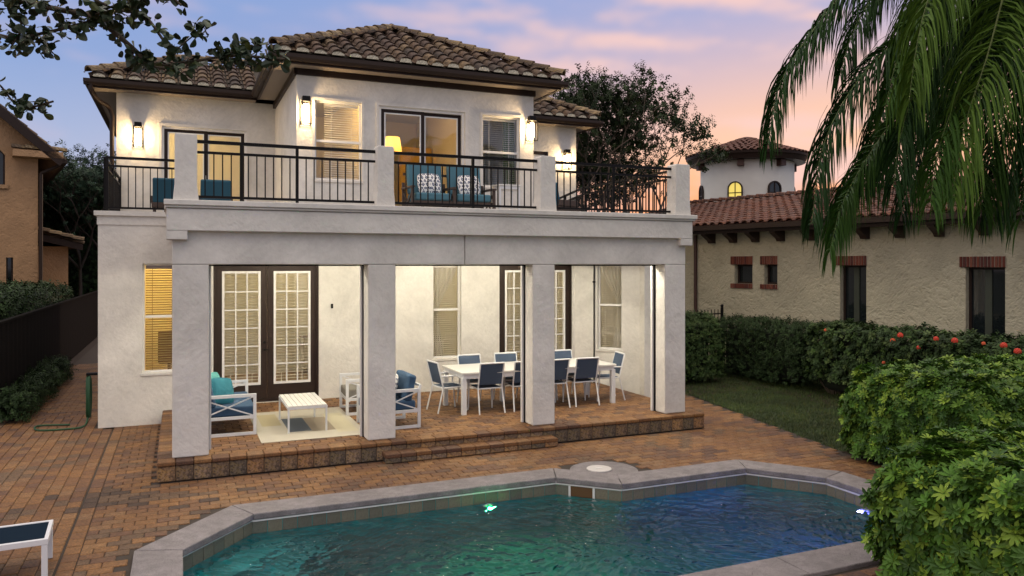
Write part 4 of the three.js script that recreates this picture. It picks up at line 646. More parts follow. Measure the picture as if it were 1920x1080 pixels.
{
  const p = (name, label, cat, geo, mat, pos, rot) => { const m = part(scene, name, geo, mat); tag(m, label, cat, 'throw pillows on the porch seats'); m.position.set(...pos); m.rotation.set(...rot); return m; };
  p('throw_pillow', 'light aqua throw pillow at the back of the porch sofa', 'pillow', pillowGeo(0.46, 0.44, 0.15), FM.aqua, [0.5, 0.72, -1.75], [-0.25, 0.75, 0.1, 'YXZ']);
  p('throw_pillow', 'darker teal throw pillow leaning in front on the porch sofa', 'pillow', pillowGeo(0.44, 0.42, 0.15), FM.teal, [0.62, 0.7, -1.45], [-0.3, 0.7, -0.12, 'YXZ']);
  const cv = document.createElement('canvas'); cv.width = cv.height = 256; const x = cv.getContext('2d'); x.fillStyle = '#e8e6e0'; x.fillRect(0, 0, 256, 256); x.strokeStyle = '#22365c'; x.lineWidth = 9;
  for (let i = 0; i < 6; i++) for (let j = 0; j < 6; j++) { x.beginPath(); x.ellipse(i * 46 + 14 + (j % 2) * 20, j * 44 + 18, 13, 8, 0.7 * (i - j), 0, 6.3); x.stroke(); x.fillStyle = '#22365c'; x.beginPath(); x.arc(i * 46 + 34, j * 44 + 34, 6, 0, 6.3); x.fill(); }
  const ct = new THREE.CanvasTexture(cv); ct.colorSpace = THREE.SRGBColorSpace; ct.wrapS = ct.wrapT = THREE.RepeatWrapping; ct.repeat.set(1 / 0.42, 1 / 0.42);
  FM.print = std(1, 1, 1, 0.85, { map: ct });
  p('throw_pillow', 'white and navy patterned pillow on the nearer porch armchair', 'pillow', pillowGeo(0.42, 0.4, 0.14), FM.print, [3.12, 0.71, -1.02], [-0.25, -Math.PI / 2, 0, 'YXZ']);
  // rug
  const rc = document.createElement('canvas'); rc.width = 512; rc.height = 768; const r = rc.getContext('2d'), X = (v) => (v - 1.08) / 1.58 * 512, Z = (v) => (v + 2.86) / 2.42 * 768, box = (c, a, b, z0, z1) => { r.fillStyle = c; r.fillRect(X(a), Z(z0), X(b) - X(a), Z(z1) - Z(z0)); };
  r.fillStyle = '#cfc8b6'; r.fillRect(0, 0, 512, 768); box('#5c6670', 1.55, 1.89, -2.12, -1.02); box('#a99b86', 1.89, 2.25, -2.06, -0.95); box('#d8cfb0', 2.25, 2.56, -2.3, -0.75); box('#c5b893', 1.2, 1.5, -2.6, -1.6);
  for (let i = 0; i < 512; i += 4) { r.fillStyle = `rgba(${i % 8 ? '255,250,235' : '60,50,40'},0.06)`; r.fillRect(i, 0, 2, 768); }
  const rt = new THREE.CanvasTexture(rc); rt.colorSpace = THREE.SRGBColorSpace; rt.flipY = true;
  const g = rb(1.08, 2.66, 0.262, 0.272, -2.86, -0.44, 0.004, 1), q = g.attributes.position, uv = g.attributes.uv; for (let i = 0; i < q.count; i++) uv.setXY(i, (q.getX(i) - 1.08) / 1.58, 1 - (q.getZ(i) + 2.86) / 2.42);
  tag(part(scene, 'rug', g, std(0.72, 0.72, 0.72, 0.95, { map: rt })), 'cream outdoor rug with grey and taupe blocks under the coffee table', 'rug');
  // coffee table
  const t = thing('coffee_table', 'white slatted coffee table on the cream rug', 'table', [1.81, 0.273, -1.51]);
  for (let k = 0; k < 8; k++) part(t, 'slat', rb(-0.29 + k * 0.0733, -0.29 + k * 0.0733 + 0.066, 0.395, 0.415, -0.6, 0.6, 0.004, 1), FM.tableTop);
  part(t, 'frame', [bx(-0.3, -0.28, 0.36, 0.394, -0.6, 0.6), bx(0.28, 0.3, 0.36, 0.394, -0.6, 0.6), bx(-0.28, 0.28, 0.36, 0.394, 0.58, 0.6), bx(-0.28, 0.28, 0.36, 0.394, -0.6, -0.58)], FM.frame);
  for (const [a, b] of [[-1, -1], [1, -1], [-1, 1], [1, 1]]) part(t, 'leg', bx(a * 0.285 - 0.013, a * 0.285 + 0.013, 0, 0.36, b * 0.58 - 0.013, b * 0.58 + 0.013), FM.frame);
}
// sun lounger at the lower left
{
  const t = thing('sun_lounger', 'white framed sun lounger with dark blue sling at the lower left', 'lounger', [-2.05, 0.002, 2.93], 0.06);
  part(t, 'side_rail', rb(-0.95, 0.93, 0.31, 0.365, 0.265, 0.3, 0.006), FM.frame); part(t, 'side_rail', rb(-0.95, 0.93, 0.31, 0.365, -0.3, -0.265, 0.006), FM.frame);
  part(t, 'end_rail', rb(0.895, 0.93, 0.31, 0.364, -0.264, 0.264, 0.006), FM.frame); part(t, 'end_rail', rb(-0.95, -0.915, 0.31, 0.364, -0.264, 0.264, 0.006), FM.frame);
  for (const [x, z] of [[0.9, 0.278], [0.9, -0.278], [-0.85, 0.278], [-0.85, -0.278]]) part(t, 'leg', rb(x - 0.025, x + 0.025, 0, 0.309, z - 0.02, z + 0.02, 0.005), FM.frame);
  part(t, 'sling', rb(-0.91, 0.893, 0.345, 0.357, -0.263, 0.263, 0.003, 1), phys(0.006, 0.016, 0.03, 0.9, { specularIntensity: 0.15 }));
}
// balcony furniture
{
  const t = thing('balcony_sofa', 'dark wood glider with two blue cushions on the balcony', 'sofa', [4.72, 3.716, -2.7]);
  for (const x of [-0.82, -0.02, 0.78]) { part(t, 'arm_frame', [bar(V(x, 0, -0.3), V(x, 0.7, -0.34), 0.05), bar(V(x, 0, 0.32), V(x, 0.58, 0.3), 0.05), bar(V(x, 0.59, -0.36), V(x, 0.57, 0.36), 0.07, 0.035), bar(V(x, 0.1, -0.3), V(x, 0.5, 0.3), 0.025), bar(V(x + 0.001, 0.5, -0.3), V(x + 0.001, 0.1, 0.3), 0.025)], FM.wood); }
  part(t, 'seat_frame', [bx(-0.8, 0.76, 0.26, 0.32, 0.26, 0.31), bx(-0.8, 0.76, 0.26, 0.32, -0.33, -0.28), bx(-0.8, 0.76, 0.85, 0.9, -0.44, -0.4), bx(-0.8, 0.76, 0.06, 0.1, -0.3, -0.26)], FM.wood);
  for (const x of [-0.76, 0.04]) { part(t, 'seat_cushion', rb(x, x + 0.68, 0.33, 0.47, -0.28, 0.33, 0.04, 3), FM.blueCushion); const g = rb(x, x + 0.68, 0, 0.62, -0.07, 0.07, 0.05, 3); g.rotateX(-0.16); g.translate(0, 0.47, -0.24); part(t, 'back_cushion', g, FM.blueCushion); }
  for (const [x, l] of [[-0.38, 'patterned white and navy pillow on the left half of the balcony sofa'], [0.42, 'patterned white and navy pillow on the right half of the balcony sofa']]) { const m = part(scene, 'throw_pillow', pillowGeo(0.46, 0.42, 0.14), FM.print); m.position.set(4.72 + x, 3.716 + 0.475, -2.7 - 0.02); m.rotation.set(-0.3, 0, 0.03); tag(m, l, 'pillow', 'patterned pillows on the balcony sofa'); }
  const s = thing('side_table', 'small white side table right of the balcony sofa', 'table', [6.0, 3.716, -3.0]);
  part(s, 'tabletop', rb(-0.24, 0.24, 0.7, 0.73, -0.22, 0.22, 0.006), FM.tableTop); part(s, 'apron', rb(-0.22, 0.22, 0.64, 0.699, -0.2, 0.2, 0.004), FM.frame); for (const [a, b] of [[-1, -1], [1, -1], [-1, 1], [1, 1]]) part(s, 'leg', bx(a * 0.205 - 0.02, a * 0.205 + 0.02, 0, 0.64, b * 0.185 - 0.02, b * 0.185 + 0.02), FM.frame);
  const chair = (label, x, z, turn) => {       // low wicker chair with a teal back cushion, faces +z
    const c = thing('balcony_chair', label, 'chair', [x, 3.716, z], turn, 'teal cushioned chairs on the balcony');
    for (const [a, b] of [[-1, -1], [1, -1], [-1, 1], [1, 1]]) part(c, 'leg', rod(V(a * 0.25, 0, b * 0.24), V(a * 0.24, 0.3, b * 0.24), 0.022), FM.wood);
    part(c, 'seat_frame', rb(-0.29, 0.29, 0.2, 0.3, -0.28, 0.3, 0.02), FM.wood); part(c, 'armrest', rb(-0.31, -0.26, 0.3, 0.42, -0.26, 0.28, 0.01), FM.wood); part(c, 'armrest', rb(0.26, 0.31, 0.3, 0.42, -0.26, 0.28, 0.01), FM.wood);
    part(c, 'seat_cushion', rb(-0.25, 0.25, 0.3, 0.4, -0.22, 0.3, 0.03, 3), FM.deckTeal); const g = rb(-0.27, 0.27, 0, 0.46, -0.05, 0.05, 0.03, 3); g.rotateX(-0.25); g.translate(0, 0.3, -0.22); part(c, 'back_cushion', g, FM.deckTeal);
  };
  chair('teal cushioned low chair on the wing roof left of the first pier', -0.2, -4.75, Math.PI); chair('teal cushioned low chair right of the first pier before the sliding door', 0.62, -4.7, Math.PI); chair('teal cushioned low chair turned sideways right of the third pier', 6.95, -2.6, Math.PI - 1.2);
}
// small things by the walls
{
  const u = thing('utility_box', 'grey electric meter box with conduit on the house corner', 'meter box', [9.295, 1.35, -3.0]);
  part(u, 'box', rb(0, 0.13, 0, 0.36, -0.14, 0.14, 0.01), std(0.2, 0.22, 0.24, 0.5)); part(u, 'meter_glass', clean(new THREE.CylinderGeometry(0.07, 0.08, 0.06, 18)).rotateZ(-Math.PI / 2).translate(0.16, 0.24, 0), M.darkGlass); part(u, 'conduit', [rod(V(0.05, 0.36, 0), V(0.05, 1.5, 0), 0.02), rod(V(0.05, -1.345, 0), V(0.05, 0, 0), 0.02)], std(0.2, 0.22, 0.24, 0.5));
  const c = thing('wall_conduit', 'thin dark pipe running up the wall beside the bay window', 'pipe', [8.36, 0.262, -3.61]);
  part(c, 'pipe', rod(V(0, 0, 0), V(0, 2.93, 0), 0.016), M.black); for (const y of [0.5, 2.2]) part(c, 'clip', rb(-0.025, 0.025, y, y + 0.03, -0.035, 0.02, 0.004, 1), M.black);
  const h = thing('garden_hose', 'green garden hose hanging by the left house corner', 'hose', [-1.5, 0, -4.3]);
  const pts = []; for (let k = 0; k < 60; k++) { const a = k / 59 * Math.PI * 2 * 4; pts.push(V(0.02 * Math.sin(a * 0.7), 0.5 + 0.36 * Math.cos(a), 0.16 * Math.sin(a) - 0.1 + k * 0.0012)); }
  part(h, 'coil', tube(pts, 0.02, 6, 240), std(0.008, 0.06, 0.02, 0.6)); part(h, 'tail', tube([V(0, 0.16, 0), V(-0.05, 0.03, 0.2), V(-0.3, 0.02, 0.3), V(-0.75, 0.02, 0.2), V(-0.8, 0.02, -0.2), V(-0.3, 0.02, -0.1)], 0.016, 6, 50), std(0.008, 0.06, 0.02, 0.6)); part(h, 'hanger', [bar(V(0.16, 0.9, -0.1), V(-0.04, 0.9, -0.1), 0.04, 0.12)], M.black);
  const d = thing('door_chime', 'small black sensor on the wall right of the left porch doors', 'sensor', [2.72, 2.05, BW]); part(d, 'case', rb(-0.022, 0.022, -0.045, 0.045, 0, 0.02, 0.005), M.black); part(d, 'button', clean(new THREE.CylinderGeometry(0.01, 0.01, 0.006, 12)).rotateX(Math.PI / 2).translate(0, -0.015, 0.022), M.iron);
}
// ---------------------------------------------------------------- the neighbours
{
  const W0 = V(14.05, 0, -7.7), ang = Math.atan2(0.187, 0.982), nh = thing('neighbour_house', 'cream stucco single storey house with red clay roof and round turret', 'house', [W0.x, 0, W0.z], ang);
  // local axes: z runs along the wall towards the viewer, x runs into the house; the wall face is x = 0
  const L = 17, holes = [[1.5, 2.12, 2.33, 2.86], [2.51, 2.93, 2.33, 2.86], [4.76, 5.45, 0.4, 2.84], [7.72, 8.5, 0.4, 2.8], [11.6, 12.4, 0.4, 2.8]];
  part(nh, 'wall', wallX(-4, L, 0, 3.95, 0, 0.3, holes), M.cream);
  part(nh, 'wall', [bx(0.3, 8, 0, 3.95, L - 0.3, L), bx(7.7, 8, 0, 3.95, -4, L - 0.3), bx(0.3, 7.7, 0, 3.95, -4, -3.7)], M.cream);
  const brickMats = [[0.2, 0.05, 0.03], [0.26, 0.07, 0.04], [0.15, 0.045, 0.035], [0.3, 0.1, 0.06]].map(([r, g, b]) => std(r, g, b, 0.9, { map: grain })), brick = rb(-0.5, 0.5, -0.5, 0.5, -0.5, 0.5, 0.06, 1);
  holes.forEach(([a, b, c, d], i) => {
    const w = sub(nh, i < 2 ? 'window' : 'door'); w.userData.label = i < 2 ? 'small dark window with brick lintel and brick sill' : 'tall dark glass door with brick lintel';
    part(w, 'frame', [bx(0.14, 0.2, c, d, a, a + 0.05), bx(0.14, 0.2, c, d, b - 0.05, b), bx(0.14, 0.2, d - 0.05, d, a + 0.05, b - 0.05), bx(0.14, 0.2, c, c + 0.05, a + 0.05, b - 0.05)], M.brown);
    const mid = (a + b) / 2;
    if (i < 2) part(w, 'pane', bx(0.18, 0.185, c + 0.05, d - 0.05, a + 0.05, b - 0.05), M.darkGlass);
    else { part(w, 'mullion', bx(0.15, 0.2, c + 0.05, d - 0.05, mid - 0.07, mid + 0.07), std(0.035, 0.045, 0.03, 0.6)); part(w, 'pane', bx(0.18, 0.185, c + 0.05, d - 0.05, a + 0.05, mid - 0.07), M.darkGlass); part(w, 'pane', bx(0.18, 0.185, c + 0.05, d - 0.05, mid + 0.07, b - 0.05), M.darkGlass); }
    const n = Math.round((b - a + 0.24) / 0.078), row = (y0, y1) => { part(w, 'mortar', bx(-0.02, 0.05, y0 + 0.005, y1 - 0.005, a - 0.12, b + 0.02), std(0.42, 0.36, 0.28, 0.95)); for (let k = 0; k < n; k++) { const m = new THREE.Mesh(brick, pick(brickMats)); m.name = 'brick'; m.scale.set(0.09, y1 - y0, 0.052); m.position.set(0.005 + rr(-0.006, 0.004), (y0 + y1) / 2, a - 0.12 + (k + 0.5) * (b - a + 0.14) / n); w.add(m); } };
    row(d + 0.002, d + 0.23); if (i < 2) row(c - 0.13, c - 0.002);
  });
  // roof over the long wing
  const roof = sub(nh, 'roof'), E = 3.95, B = 4.0, ry = 5.02, pitch = Math.atan((ry - E) / (B + 0.55)), items = [];
  part(roof, 'roof_deck', [poly([[[-0.55, E, -4.5], [-0.55, E, L + 0.5], [B, ry, L + 0.5], [B, ry, -4.5]], [[B, ry, -4.5], [B, ry, L + 0.5], [8.5, E, L + 0.5], [8.5, E, -4.5]], [[-0.55, E, L + 0.5], [8.5, E, L + 0.5], [B, ry, L + 0.5]], [[-0.55, E, -4.5], [B, ry, -4.5], [8.5, E, -4.5]], [[-0.55, E - 0.04, -4.5], [8.5, E - 0.04, -4.5], [8.5, E - 0.04, L + 0.5], [-0.55, E - 0.04, L + 0.5]]])], std(0.12, 0.05, 0.03, 0.9));
  const cg = [0, 1].map(() => barrelTile(0.28, 0.42, 0.07, 6));
  tileField(items, { o: V(-0.55, E, -4.5), u: V(0, 0, 1), up: V(1, 0, 0), width: L + 5, run: B + 0.5, pitch, w: 0.28, expo: 0.36, geos: cg, mats: clayMats });
  nh.updateMatrixWorld(true); items.forEach((i) => { i.world = V(0, 0, 0).applyMatrix4(i.m).applyMatrix4(nh.matrixWorld); });
  pieces(roof, 'tile', items, 300);
  const caps = []; capRow(caps, V(B, ry + 0.04, -4.5), V(B, ry + 0.04, L + 0.5), 0.11, 0.4, clayMats); caps.forEach((i) => { i.world = V(0, 0, 0).applyMatrix4(i.m).applyMatrix4(nh.matrixWorld); }); pieces(roof, 'ridge_tile', caps, 60);
  part(roof, 'gutter', [bx(-0.68, -0.55, E - 0.13, E, -4.5, L + 0.5)], M.gutter);
  part(roof, 'fascia_board', bx(-0.54, -0.49, E - 0.22, E - 0.04, -4.5, L + 0.5), M.brown);
  part(roof, 'soffit', bx(-0.48, -0.001, E - 0.2, E - 0.16, -4.4, L + 0.4), M.brown);
  for (const z of [0.74, 1.52, 2.28, 3.09, 4.0, 4.75, 5.46, 6.31, 7.2, 8.14, 9.1, 10, 11]) { const s = new THREE.Shape([[0, 0], [0, -0.28], [-0.14, -0.28], [-0.2, -0.2], [-0.44, -0.06], [-0.44, 0]].map((p) => new THREE.Vector2(...p))), g = clean(new THREE.ExtrudeGeometry(s, { depth: 0.16, bevelEnabled: false })); g.translate(-0.001, E - 0.2, z - 0.08); part(roof, 'corbel', g, std(0.035, 0.018, 0.012, 0.6)); }
  part(nh, 'downpipe', rod(V(-0.06, 0, 0.1), V(-0.06, 3.72, 0.1), 0.05), std(0.06, 0.025, 0.018, 0.5));
  { const v = sub(roof, 'roof_vent'); part(v, 'hood', clean(new THREE.CylinderGeometry(0.12, 0.2, 0.22, 8)).translate(2.2, E + 0.72, 2.4), clayMats[2]); }
  // round turret rising behind; given in world coordinates and brought into the house's own axes
  const inv = nh.matrixWorld.clone().invert(), tc = at(1400, HORIZON, 37).setY(0), T = sub(nh, 'turret'); T.applyMatrix4(inv.clone().multiply(new THREE.Matrix4().makeTranslation(tc.x, 0, tc.z)));
  const R = 2.15, yE = 7.7, turretMat = std(0.74, 0.73, 0.68, 0.9, { map: stuccoColor });
  part(T, 'wall', clean(new THREE.CylinderGeometry(R, R, yE, 48, 1, true)).translate(0, yE / 2, 0), turretMat);
  part(T, 'eave', [clean(new THREE.CylinderGeometry(R + 0.62, R + 0.5, 0.26, 48)).translate(0, yE + 0.05, 0), clean(new THREE.CylinderGeometry(R + 0.68, R + 0.66, 0.1, 48)).translate(0, yE + 0.2, 0)], M.brown);
  part(T, 'roof_cone', clean(new THREE.ConeGeometry(R + 0.66, 0.98, 48)).translate(0, yE + 0.25 + 0.49, 0), clayMats[3]);
  const ct = [], cone = Math.atan(0.98 / (R + 0.66)); for (let r = 0; r < 7; r++) { const rad = (R + 0.7) * (1 - r / 7.3), n = Math.max(8, Math.round(rad * 6.283 / 0.3)); for (let k = 0; k < n; k++) { const a = (k + 0.5 * (r % 2)) / n * 6.283; ct.push(cg[0].clone().applyMatrix4(new THREE.Matrix4().makeRotationX(-cone)).applyMatrix4(new THREE.Matrix4().makeTranslation(0, 0, -rad)).applyMatrix4(new THREE.Matrix4().makeRotationY(a)).translate(0, yE + 0.25 + 0.98 * (r / 7.3), 0).scale(1, 1, 1)); } }
  part(T, 'roof_tiles', ct, clayMats[1], 'stuff');
  for (const dpx of [-96, -22, 43, 110]) {      // arched windows round the drum
    const a = Math.asin(Math.max(-1, Math.min(1, dpx / FOCAL * 37 / R * 0.985))), w = sub(T, 'arched_window'), dir = tc.clone().setY(0).sub(V(0, 0, BACK)).normalize().negate(), right = V(-dir.z, 0, dir.x).negate();
    const out = dir.clone().multiplyScalar(Math.cos(a)).addScaledVector(V(CY, 0, SY), Math.sin(a)).normalize(); w.position.copy(out.clone().multiplyScalar(R - 0.05)).setY(5.6); w.rotation.y = Math.atan2(out.x, out.z);
    const arch = (hw, h0, h1) => { const s = new THREE.Shape(); s.moveTo(-hw, h0); s.lineTo(hw, h0); s.lineTo(hw, h1); s.absarc(0, h1, hw, 0, Math.PI, false); s.closePath(); return s; };
    const fr = arch(0.34, 0, 0.7); fr.holes.push(new THREE.Path(arch(0.28, 0.06, 0.7).getPoints(16)));
    part(w, 'frame', clean(new THREE.ExtrudeGeometry(fr, { depth: 0.14, bevelEnabled: false })).translate(0, 0, -0.02), M.brown); part(w, 'pane', clean(new THREE.ExtrudeGeometry(arch(0.285, 0.055, 0.7), { depth: 0.02, bevelEnabled: false })).translate(0, 0, 0.05), dpx === -22 ? std(0.5, 0.35, 0.1, 0.3, { emissive: new THREE.Color().setRGB(0.9, 0.7, 0.15), emissiveIntensity: 0.6 }) : M.darkGlass); part(w, 'mullion', [bx(-0.02, 0.02, 0.06, 0.98, 0.071, 0.1), bx(-0.28, 0.28, 0.5, 0.54, 0.071, 0.098)], M.brown);
    if (dpx === -22) w.userData.label = 'lit yellow arched window';
    part(w, 'bracket', rb(-0.05, 0.05, -0.22, -0.05, 0.04, 0.14, 0.02), M.black);
    part(T, 'corbel', bx(-0.14, 0.14, yE - 0.38, yE - 0.09, R - 0.05, R + 0.3).rotateY(w.rotation.y + 0.12), std(0.06, 0.025, 0.015, 0.6));
  }
  // main body of that house far behind
  part(nh, 'wall', [bx(9, 26, 0, 5.2, -16, -9)], turretMat);
}
{ // tan house on the left
  const n = thing('neighbour_house', 'tan stucco two storey house with dark tiled gable at the far left', 'house', [-4.5, 0, -19.6], 0.2);
  const wt = M.tan;
  { const s = new THREE.Shape([[-10, 0], [0, 0], [0, 7.0], [-5, 11.4], [-10, 7.0]].map((p) => new THREE.Vector2(...p))); s.holes.push(new THREE.Path([[-1.55, 5.55], [-1.55, 6.55], [-1.15, 6.8], [-0.95, 6.55], [-0.95, 5.55]].map((p) => new THREE.Vector2(...p)))); s.holes.push(new THREE.Path([[-0.92, 1.0], [-0.92, 3.1], [-0.72, 3.1], [-0.72, 1.0]].map((p) => new THREE.Vector2(...p)))); const g = clean(new THREE.ExtrudeGeometry(s, { depth: 0.3, bevelEnabled: false })); g.translate(0, 0, -0.3); part(n, 'wall', g, wt); }
  part(n, 'wall', bx(-0.3, 0, 0, 7, -12, -0.31), wt); part(n, 'wall', bx(-10, -9.7, 0, 7, -12, -0.31), wt);
  for (const [a, b, c, d, nm] of [[-1.55, -0.95, 5.55, 6.85, 'upper'], [-0.92, -0.72, 1.0, 3.1, 'lower']]) { const w = sub(n, 'window'); part(w, 'pane', bx(a, b, c, d, -0.2, -0.19), M.darkGlass); part(w, 'frame', [bx(a, a + 0.05, c, d, -0.19, -0.13), bx(b - 0.05, b, c, d, -0.19, -0.13)], M.brown); part(w, 'sill', rb(a - 0.1, b + 0.1, c - 0.14, c - 0.002, -0.1, 0.08, 0.02), wt); }
  const roof = sub(n, 'roof'), sl = 4.4 / 5, items = [];
  part(roof, 'roof_deck', poly([[[0.7, 6.45, 0.45], [0.7, 6.45, -12.4], [-5, 11.5, -12.4], [-5, 11.5, 0.45]], [[-5, 11.5, 0.45], [-5, 11.5, -12.4], [-10.7, 6.45, -12.4], [-10.7, 6.45, 0.45]], [[0.7, 6.3, 0.45], [-5, 11.3, 0.45], [-5, 11.3, -12.4], [0.7, 6.3, -12.4]]]), M.brown);
  tileField(items, { o: V(0.72, 6.45, 0.5), u: V(0, 0, -1), up: V(-1, 0, 0), width: 12.8, run: 5.6, pitch: Math.atan2(5.05, 5.7), w: 0.32, expo: 0.38, geos: barrelGeos, mats: tileMats });
  n.updateMatrixWorld(true); items.forEach((i) => { i.world = V(0, 0, 0).applyMatrix4(i.m).applyMatrix4(n.matrixWorld); }); pieces(roof, 'tile', items, 60);
  part(roof, 'rake_board', [bar(V(0.7, 6.35, 0.47), V(-5, 11.4, 0.47), 0.28, 0.06)], M.brown);
  part(roof, 'eave_return', [bx(-0.75, 0.72, 6.5, 6.72, 0.002, 0.5)], M.tan); part(roof, 'gutter', bx(0.7, 0.84, 6.35, 6.48, -12.4, 0.5), M.gutter);
  const caps = []; capRow(caps, V(-0.78, 6.74, 0.3), V(0.8, 6.74, 0.3), 0.13, 0.4, capMats); caps.forEach((i) => { i.world = V(0, 0, 0).applyMatrix4(i.m).applyMatrix4(n.matrixWorld); }); pieces(roof, 'ridge_tile', caps, 20);
  part(n, 'downpipe', [rod(V(0.08, 0, 0.05), V(0.08, 6.0, 0.05), 0.06), rod(V(0.08, 6.0, 0.05), V(0.72, 6.36, 0.05), 0.06)], M.gutter);
  // lower wing to the right of it
  part(n, 'wall', [bx(0.06, 1.15, 0, 3.55, -3.2, -2.9), bx(0.85, 1.15, 0, 3.55, -9, -3.2)], wt);
  part(roof, 'lower_deck', poly([[[0.02, 4.05, -2.4], [1.6, 3.62, -2.4], [1.6, 3.62, -9], [0.02, 4.05, -9]], [[0.02, 3.9, -2.4], [0.02, 3.9, -9], [1.6, 3.5, -9], [1.6, 3.5, -2.4]], [[0.02, 4.05, -2.4], [0.02, 3.8, -2.4], [1.6, 3.4, -2.4], [1.6, 3.62, -2.4]]]), M.brown);
  const lo = []; tileField(lo, { o: V(1.62, 3.62, -2.35), u: V(0, 0, -1), up: V(-1, 0, 0), width: 6.6, run: 1.6, pitch: 0.27, w: 0.33, expo: 0.38, geos: barrelGeos, mats: tileMats }); lo.forEach((i) => { i.world = V(0, 0, 0).applyMatrix4(i.m).applyMatrix4(n.matrixWorld); }); pieces(roof, 'lower_tile', lo, 40);
  const lc = []; capRow(lc, V(1.6, 3.72, -2.4), V(0.1, 4.12, -2.4), 0.13, 0.38, capMats); lc.forEach((i) => { i.world = V(0, 0, 0).applyMatrix4(i.m).applyMatrix4(n.matrixWorld); }); pieces(roof, 'verge_tile', lc, 10);
}
// fences
{
  const fenceA = phys(0.006, 0.005, 0.005, 0.9, { specularIntensity: 0.1 }), fenceB = phys(0.009, 0.008, 0.007, 0.9, { specularIntensity: 0.1 }), f = thing('side_fence', 'dark board fence along the left side path', 'fence', [-3.0, 0, -5.0]);
  for (let k = 0; k < 148; k++) part(f, 'board', rb(-0.012, 0.012, 0.03, 1.78 + rr(-0.004, 0.004), -0.142 - k * 0.145, -0.002 - k * 0.145, 0.004, 1), k % 3 ? fenceA : fenceB);
  part(f, 'cap_rail', bx(-0.05, 0.05, 1.79, 1.83, -21.5, 0), fenceB); for (let k = 0; k < 10; k++) part(f, 'post', bx(-0.1, -0.013, 0, 1.785, -0.1 - k * 2.38, -0.01 - k * 2.38), M.black);
}
function picket(label, a, b, h) { const r = thing('metal_fence', label, 'fence', [a[0], 0, a[1]]), B = V(b[0] - a[0], 0, b[1] - a[1]), L = B.length(), u = B.clone().normalize(), q = (t, y) => V(u.x * t, y, u.z * t); part(r, 'rail', bar(q(0, h - 0.12), q(L, h - 0.12), 0.03), M.iron); part(r, 'rail', bar(q(0, 0.18), q(L, 0.18), 0.03), M.iron); for (let t = 0.1; t < L; t += 0.11) part(r, 'picket', bar(q(t, 0.05), q(t, h), 0.016), M.iron); for (let t = 0; t <= L + 0.01; t += L / Math.round(L / 1.6)) { part(r, 'post', bar(q(t, 0), q(t, h + 0.05), 0.055), M.iron); part(r, 'finial', clean(new THREE.SphereGeometry(0.045, 10, 8)).translate(u.x * t, h + 0.09, u.z * t), M.iron); } }
picket('black picket fence between the house and the clipped shrub', [10.2, -5.6], [13.4, -5.6], 1.66);
picket('black picket fence along the neighbour wall behind the dark hedge', [13.45, -5.6], [14.3, -1.2], 1.3);
// ---------------------------------------------------------------- plants
function leafMesh(list) {           // list of leaves: base, direction, side, length, width, fold
  const p = [], uv = [];
  for (const { b, d, n, l, w, droop = 0.15 } of list) {
    const s = new THREE.Vector3().crossVectors(d, n).normalize(), at2 = (t, k, up) => b.clone().addScaledVector(d, l * t).addScaledVector(s, w * k).addScaledVector(n, up * l);
    const B = at2(0, 0, 0), m1 = at2(0.36, 0, -0.02), m2 = at2(0.72, 0, -0.02 - droop * 0.45), L1 = at2(0.36, 0.4, 0.03), R1 = at2(0.36, -0.4, 0.03), L2 = at2(0.72, 0.5, 0.04 - droop * 0.45), R2 = at2(0.72, -0.5, 0.04 - droop * 0.45), T = at2(1, 0, -droop);
    for (const tri of [[B, m1, L1], [m1, m2, L2], [m1, L2, L1], [m2, T, L2], [B, R1, m1], [m1, R2, m2], [m1, R1, R2], [m2, R2, T]]) for (const v of tri) { p.push(v.x, v.y, v.z); uv.push(0, 0); }
  }
  const g = new THREE.BufferGeometry(); g.setAttribute('position', new THREE.Float32BufferAttribute(p, 3)); g.setAttribute('uv', new THREE.Float32BufferAttribute(uv, 2)); g.computeVertexNormals(); return g;
}
function rosette(n, l, w, lift) { const a = []; for (let k = 0; k < n; k++) { const t = k / n * 6.283 + rr(-0.15, 0.15), e = lift + rr(-0.2, 0.2), d = V(Math.cos(t) * Math.cos(e), Math.sin(e), Math.sin(t) * Math.cos(e)), nn = V(-Math.cos(t) * Math.sin(e), Math.cos(e), -Math.sin(t) * Math.sin(e)); a.push({ b: V(0, 0, 0).addScaledVector(d, l * 0.06), d, n: nn, l: l * rr(0.8, 1.1), w, droop: rr(0.08, 0.25) }); } return leafMesh(a); }
function spray(n, l, w, len) { const a = []; for (let k = 0; k < n; k++) { const h = len * k / n, t = k * 2.4 + rr(-0.3, 0.3), e = rr(0.1, 0.7), d = V(Math.cos(t) * Math.cos(e), Math.sin(e), Math.sin(t) * Math.cos(e)), nn = V(-Math.cos(t) * Math.sin(e), Math.cos(e), -Math.sin(t) * Math.sin(e)); a.push({ b: V(0, h, 0), d, n: nn, l: l * rr(0.7, 1.1), w: w * rr(0.8, 1.1) }); } return leafMesh(a); }
const leafMat = (rough = 0.5) => phys(1, 1, 1, rough, { side: THREE.DoubleSide, specularIntensity: 0.35 });
function scatter(parent, name, geo, mat, spots, colors) {
  const im = new THREE.InstancedMesh(geo, mat, spots.length), c = new THREE.Color(), q = new THREE.Quaternion(), q2 = new THREE.Quaternion();
  spots.forEach(({ p, n, s }, i) => { q.setFromUnitVectors(V(0, 1, 0), n); q2.setFromAxisAngle(V(0, 1, 0), rnd() * 6.283); im.setMatrixAt(i, new THREE.Matrix4().compose(p, q.multiply(q2), V(s, s, s))); const k = pick(colors), b = rr(0.75, 1.25); im.setColorAt(i, c.setRGB(k[0] * b, k[1] * b, k[2] * b)); });
  im.name = name; im.userData.kind = 'stuff'; parent.add(im); return im;
}
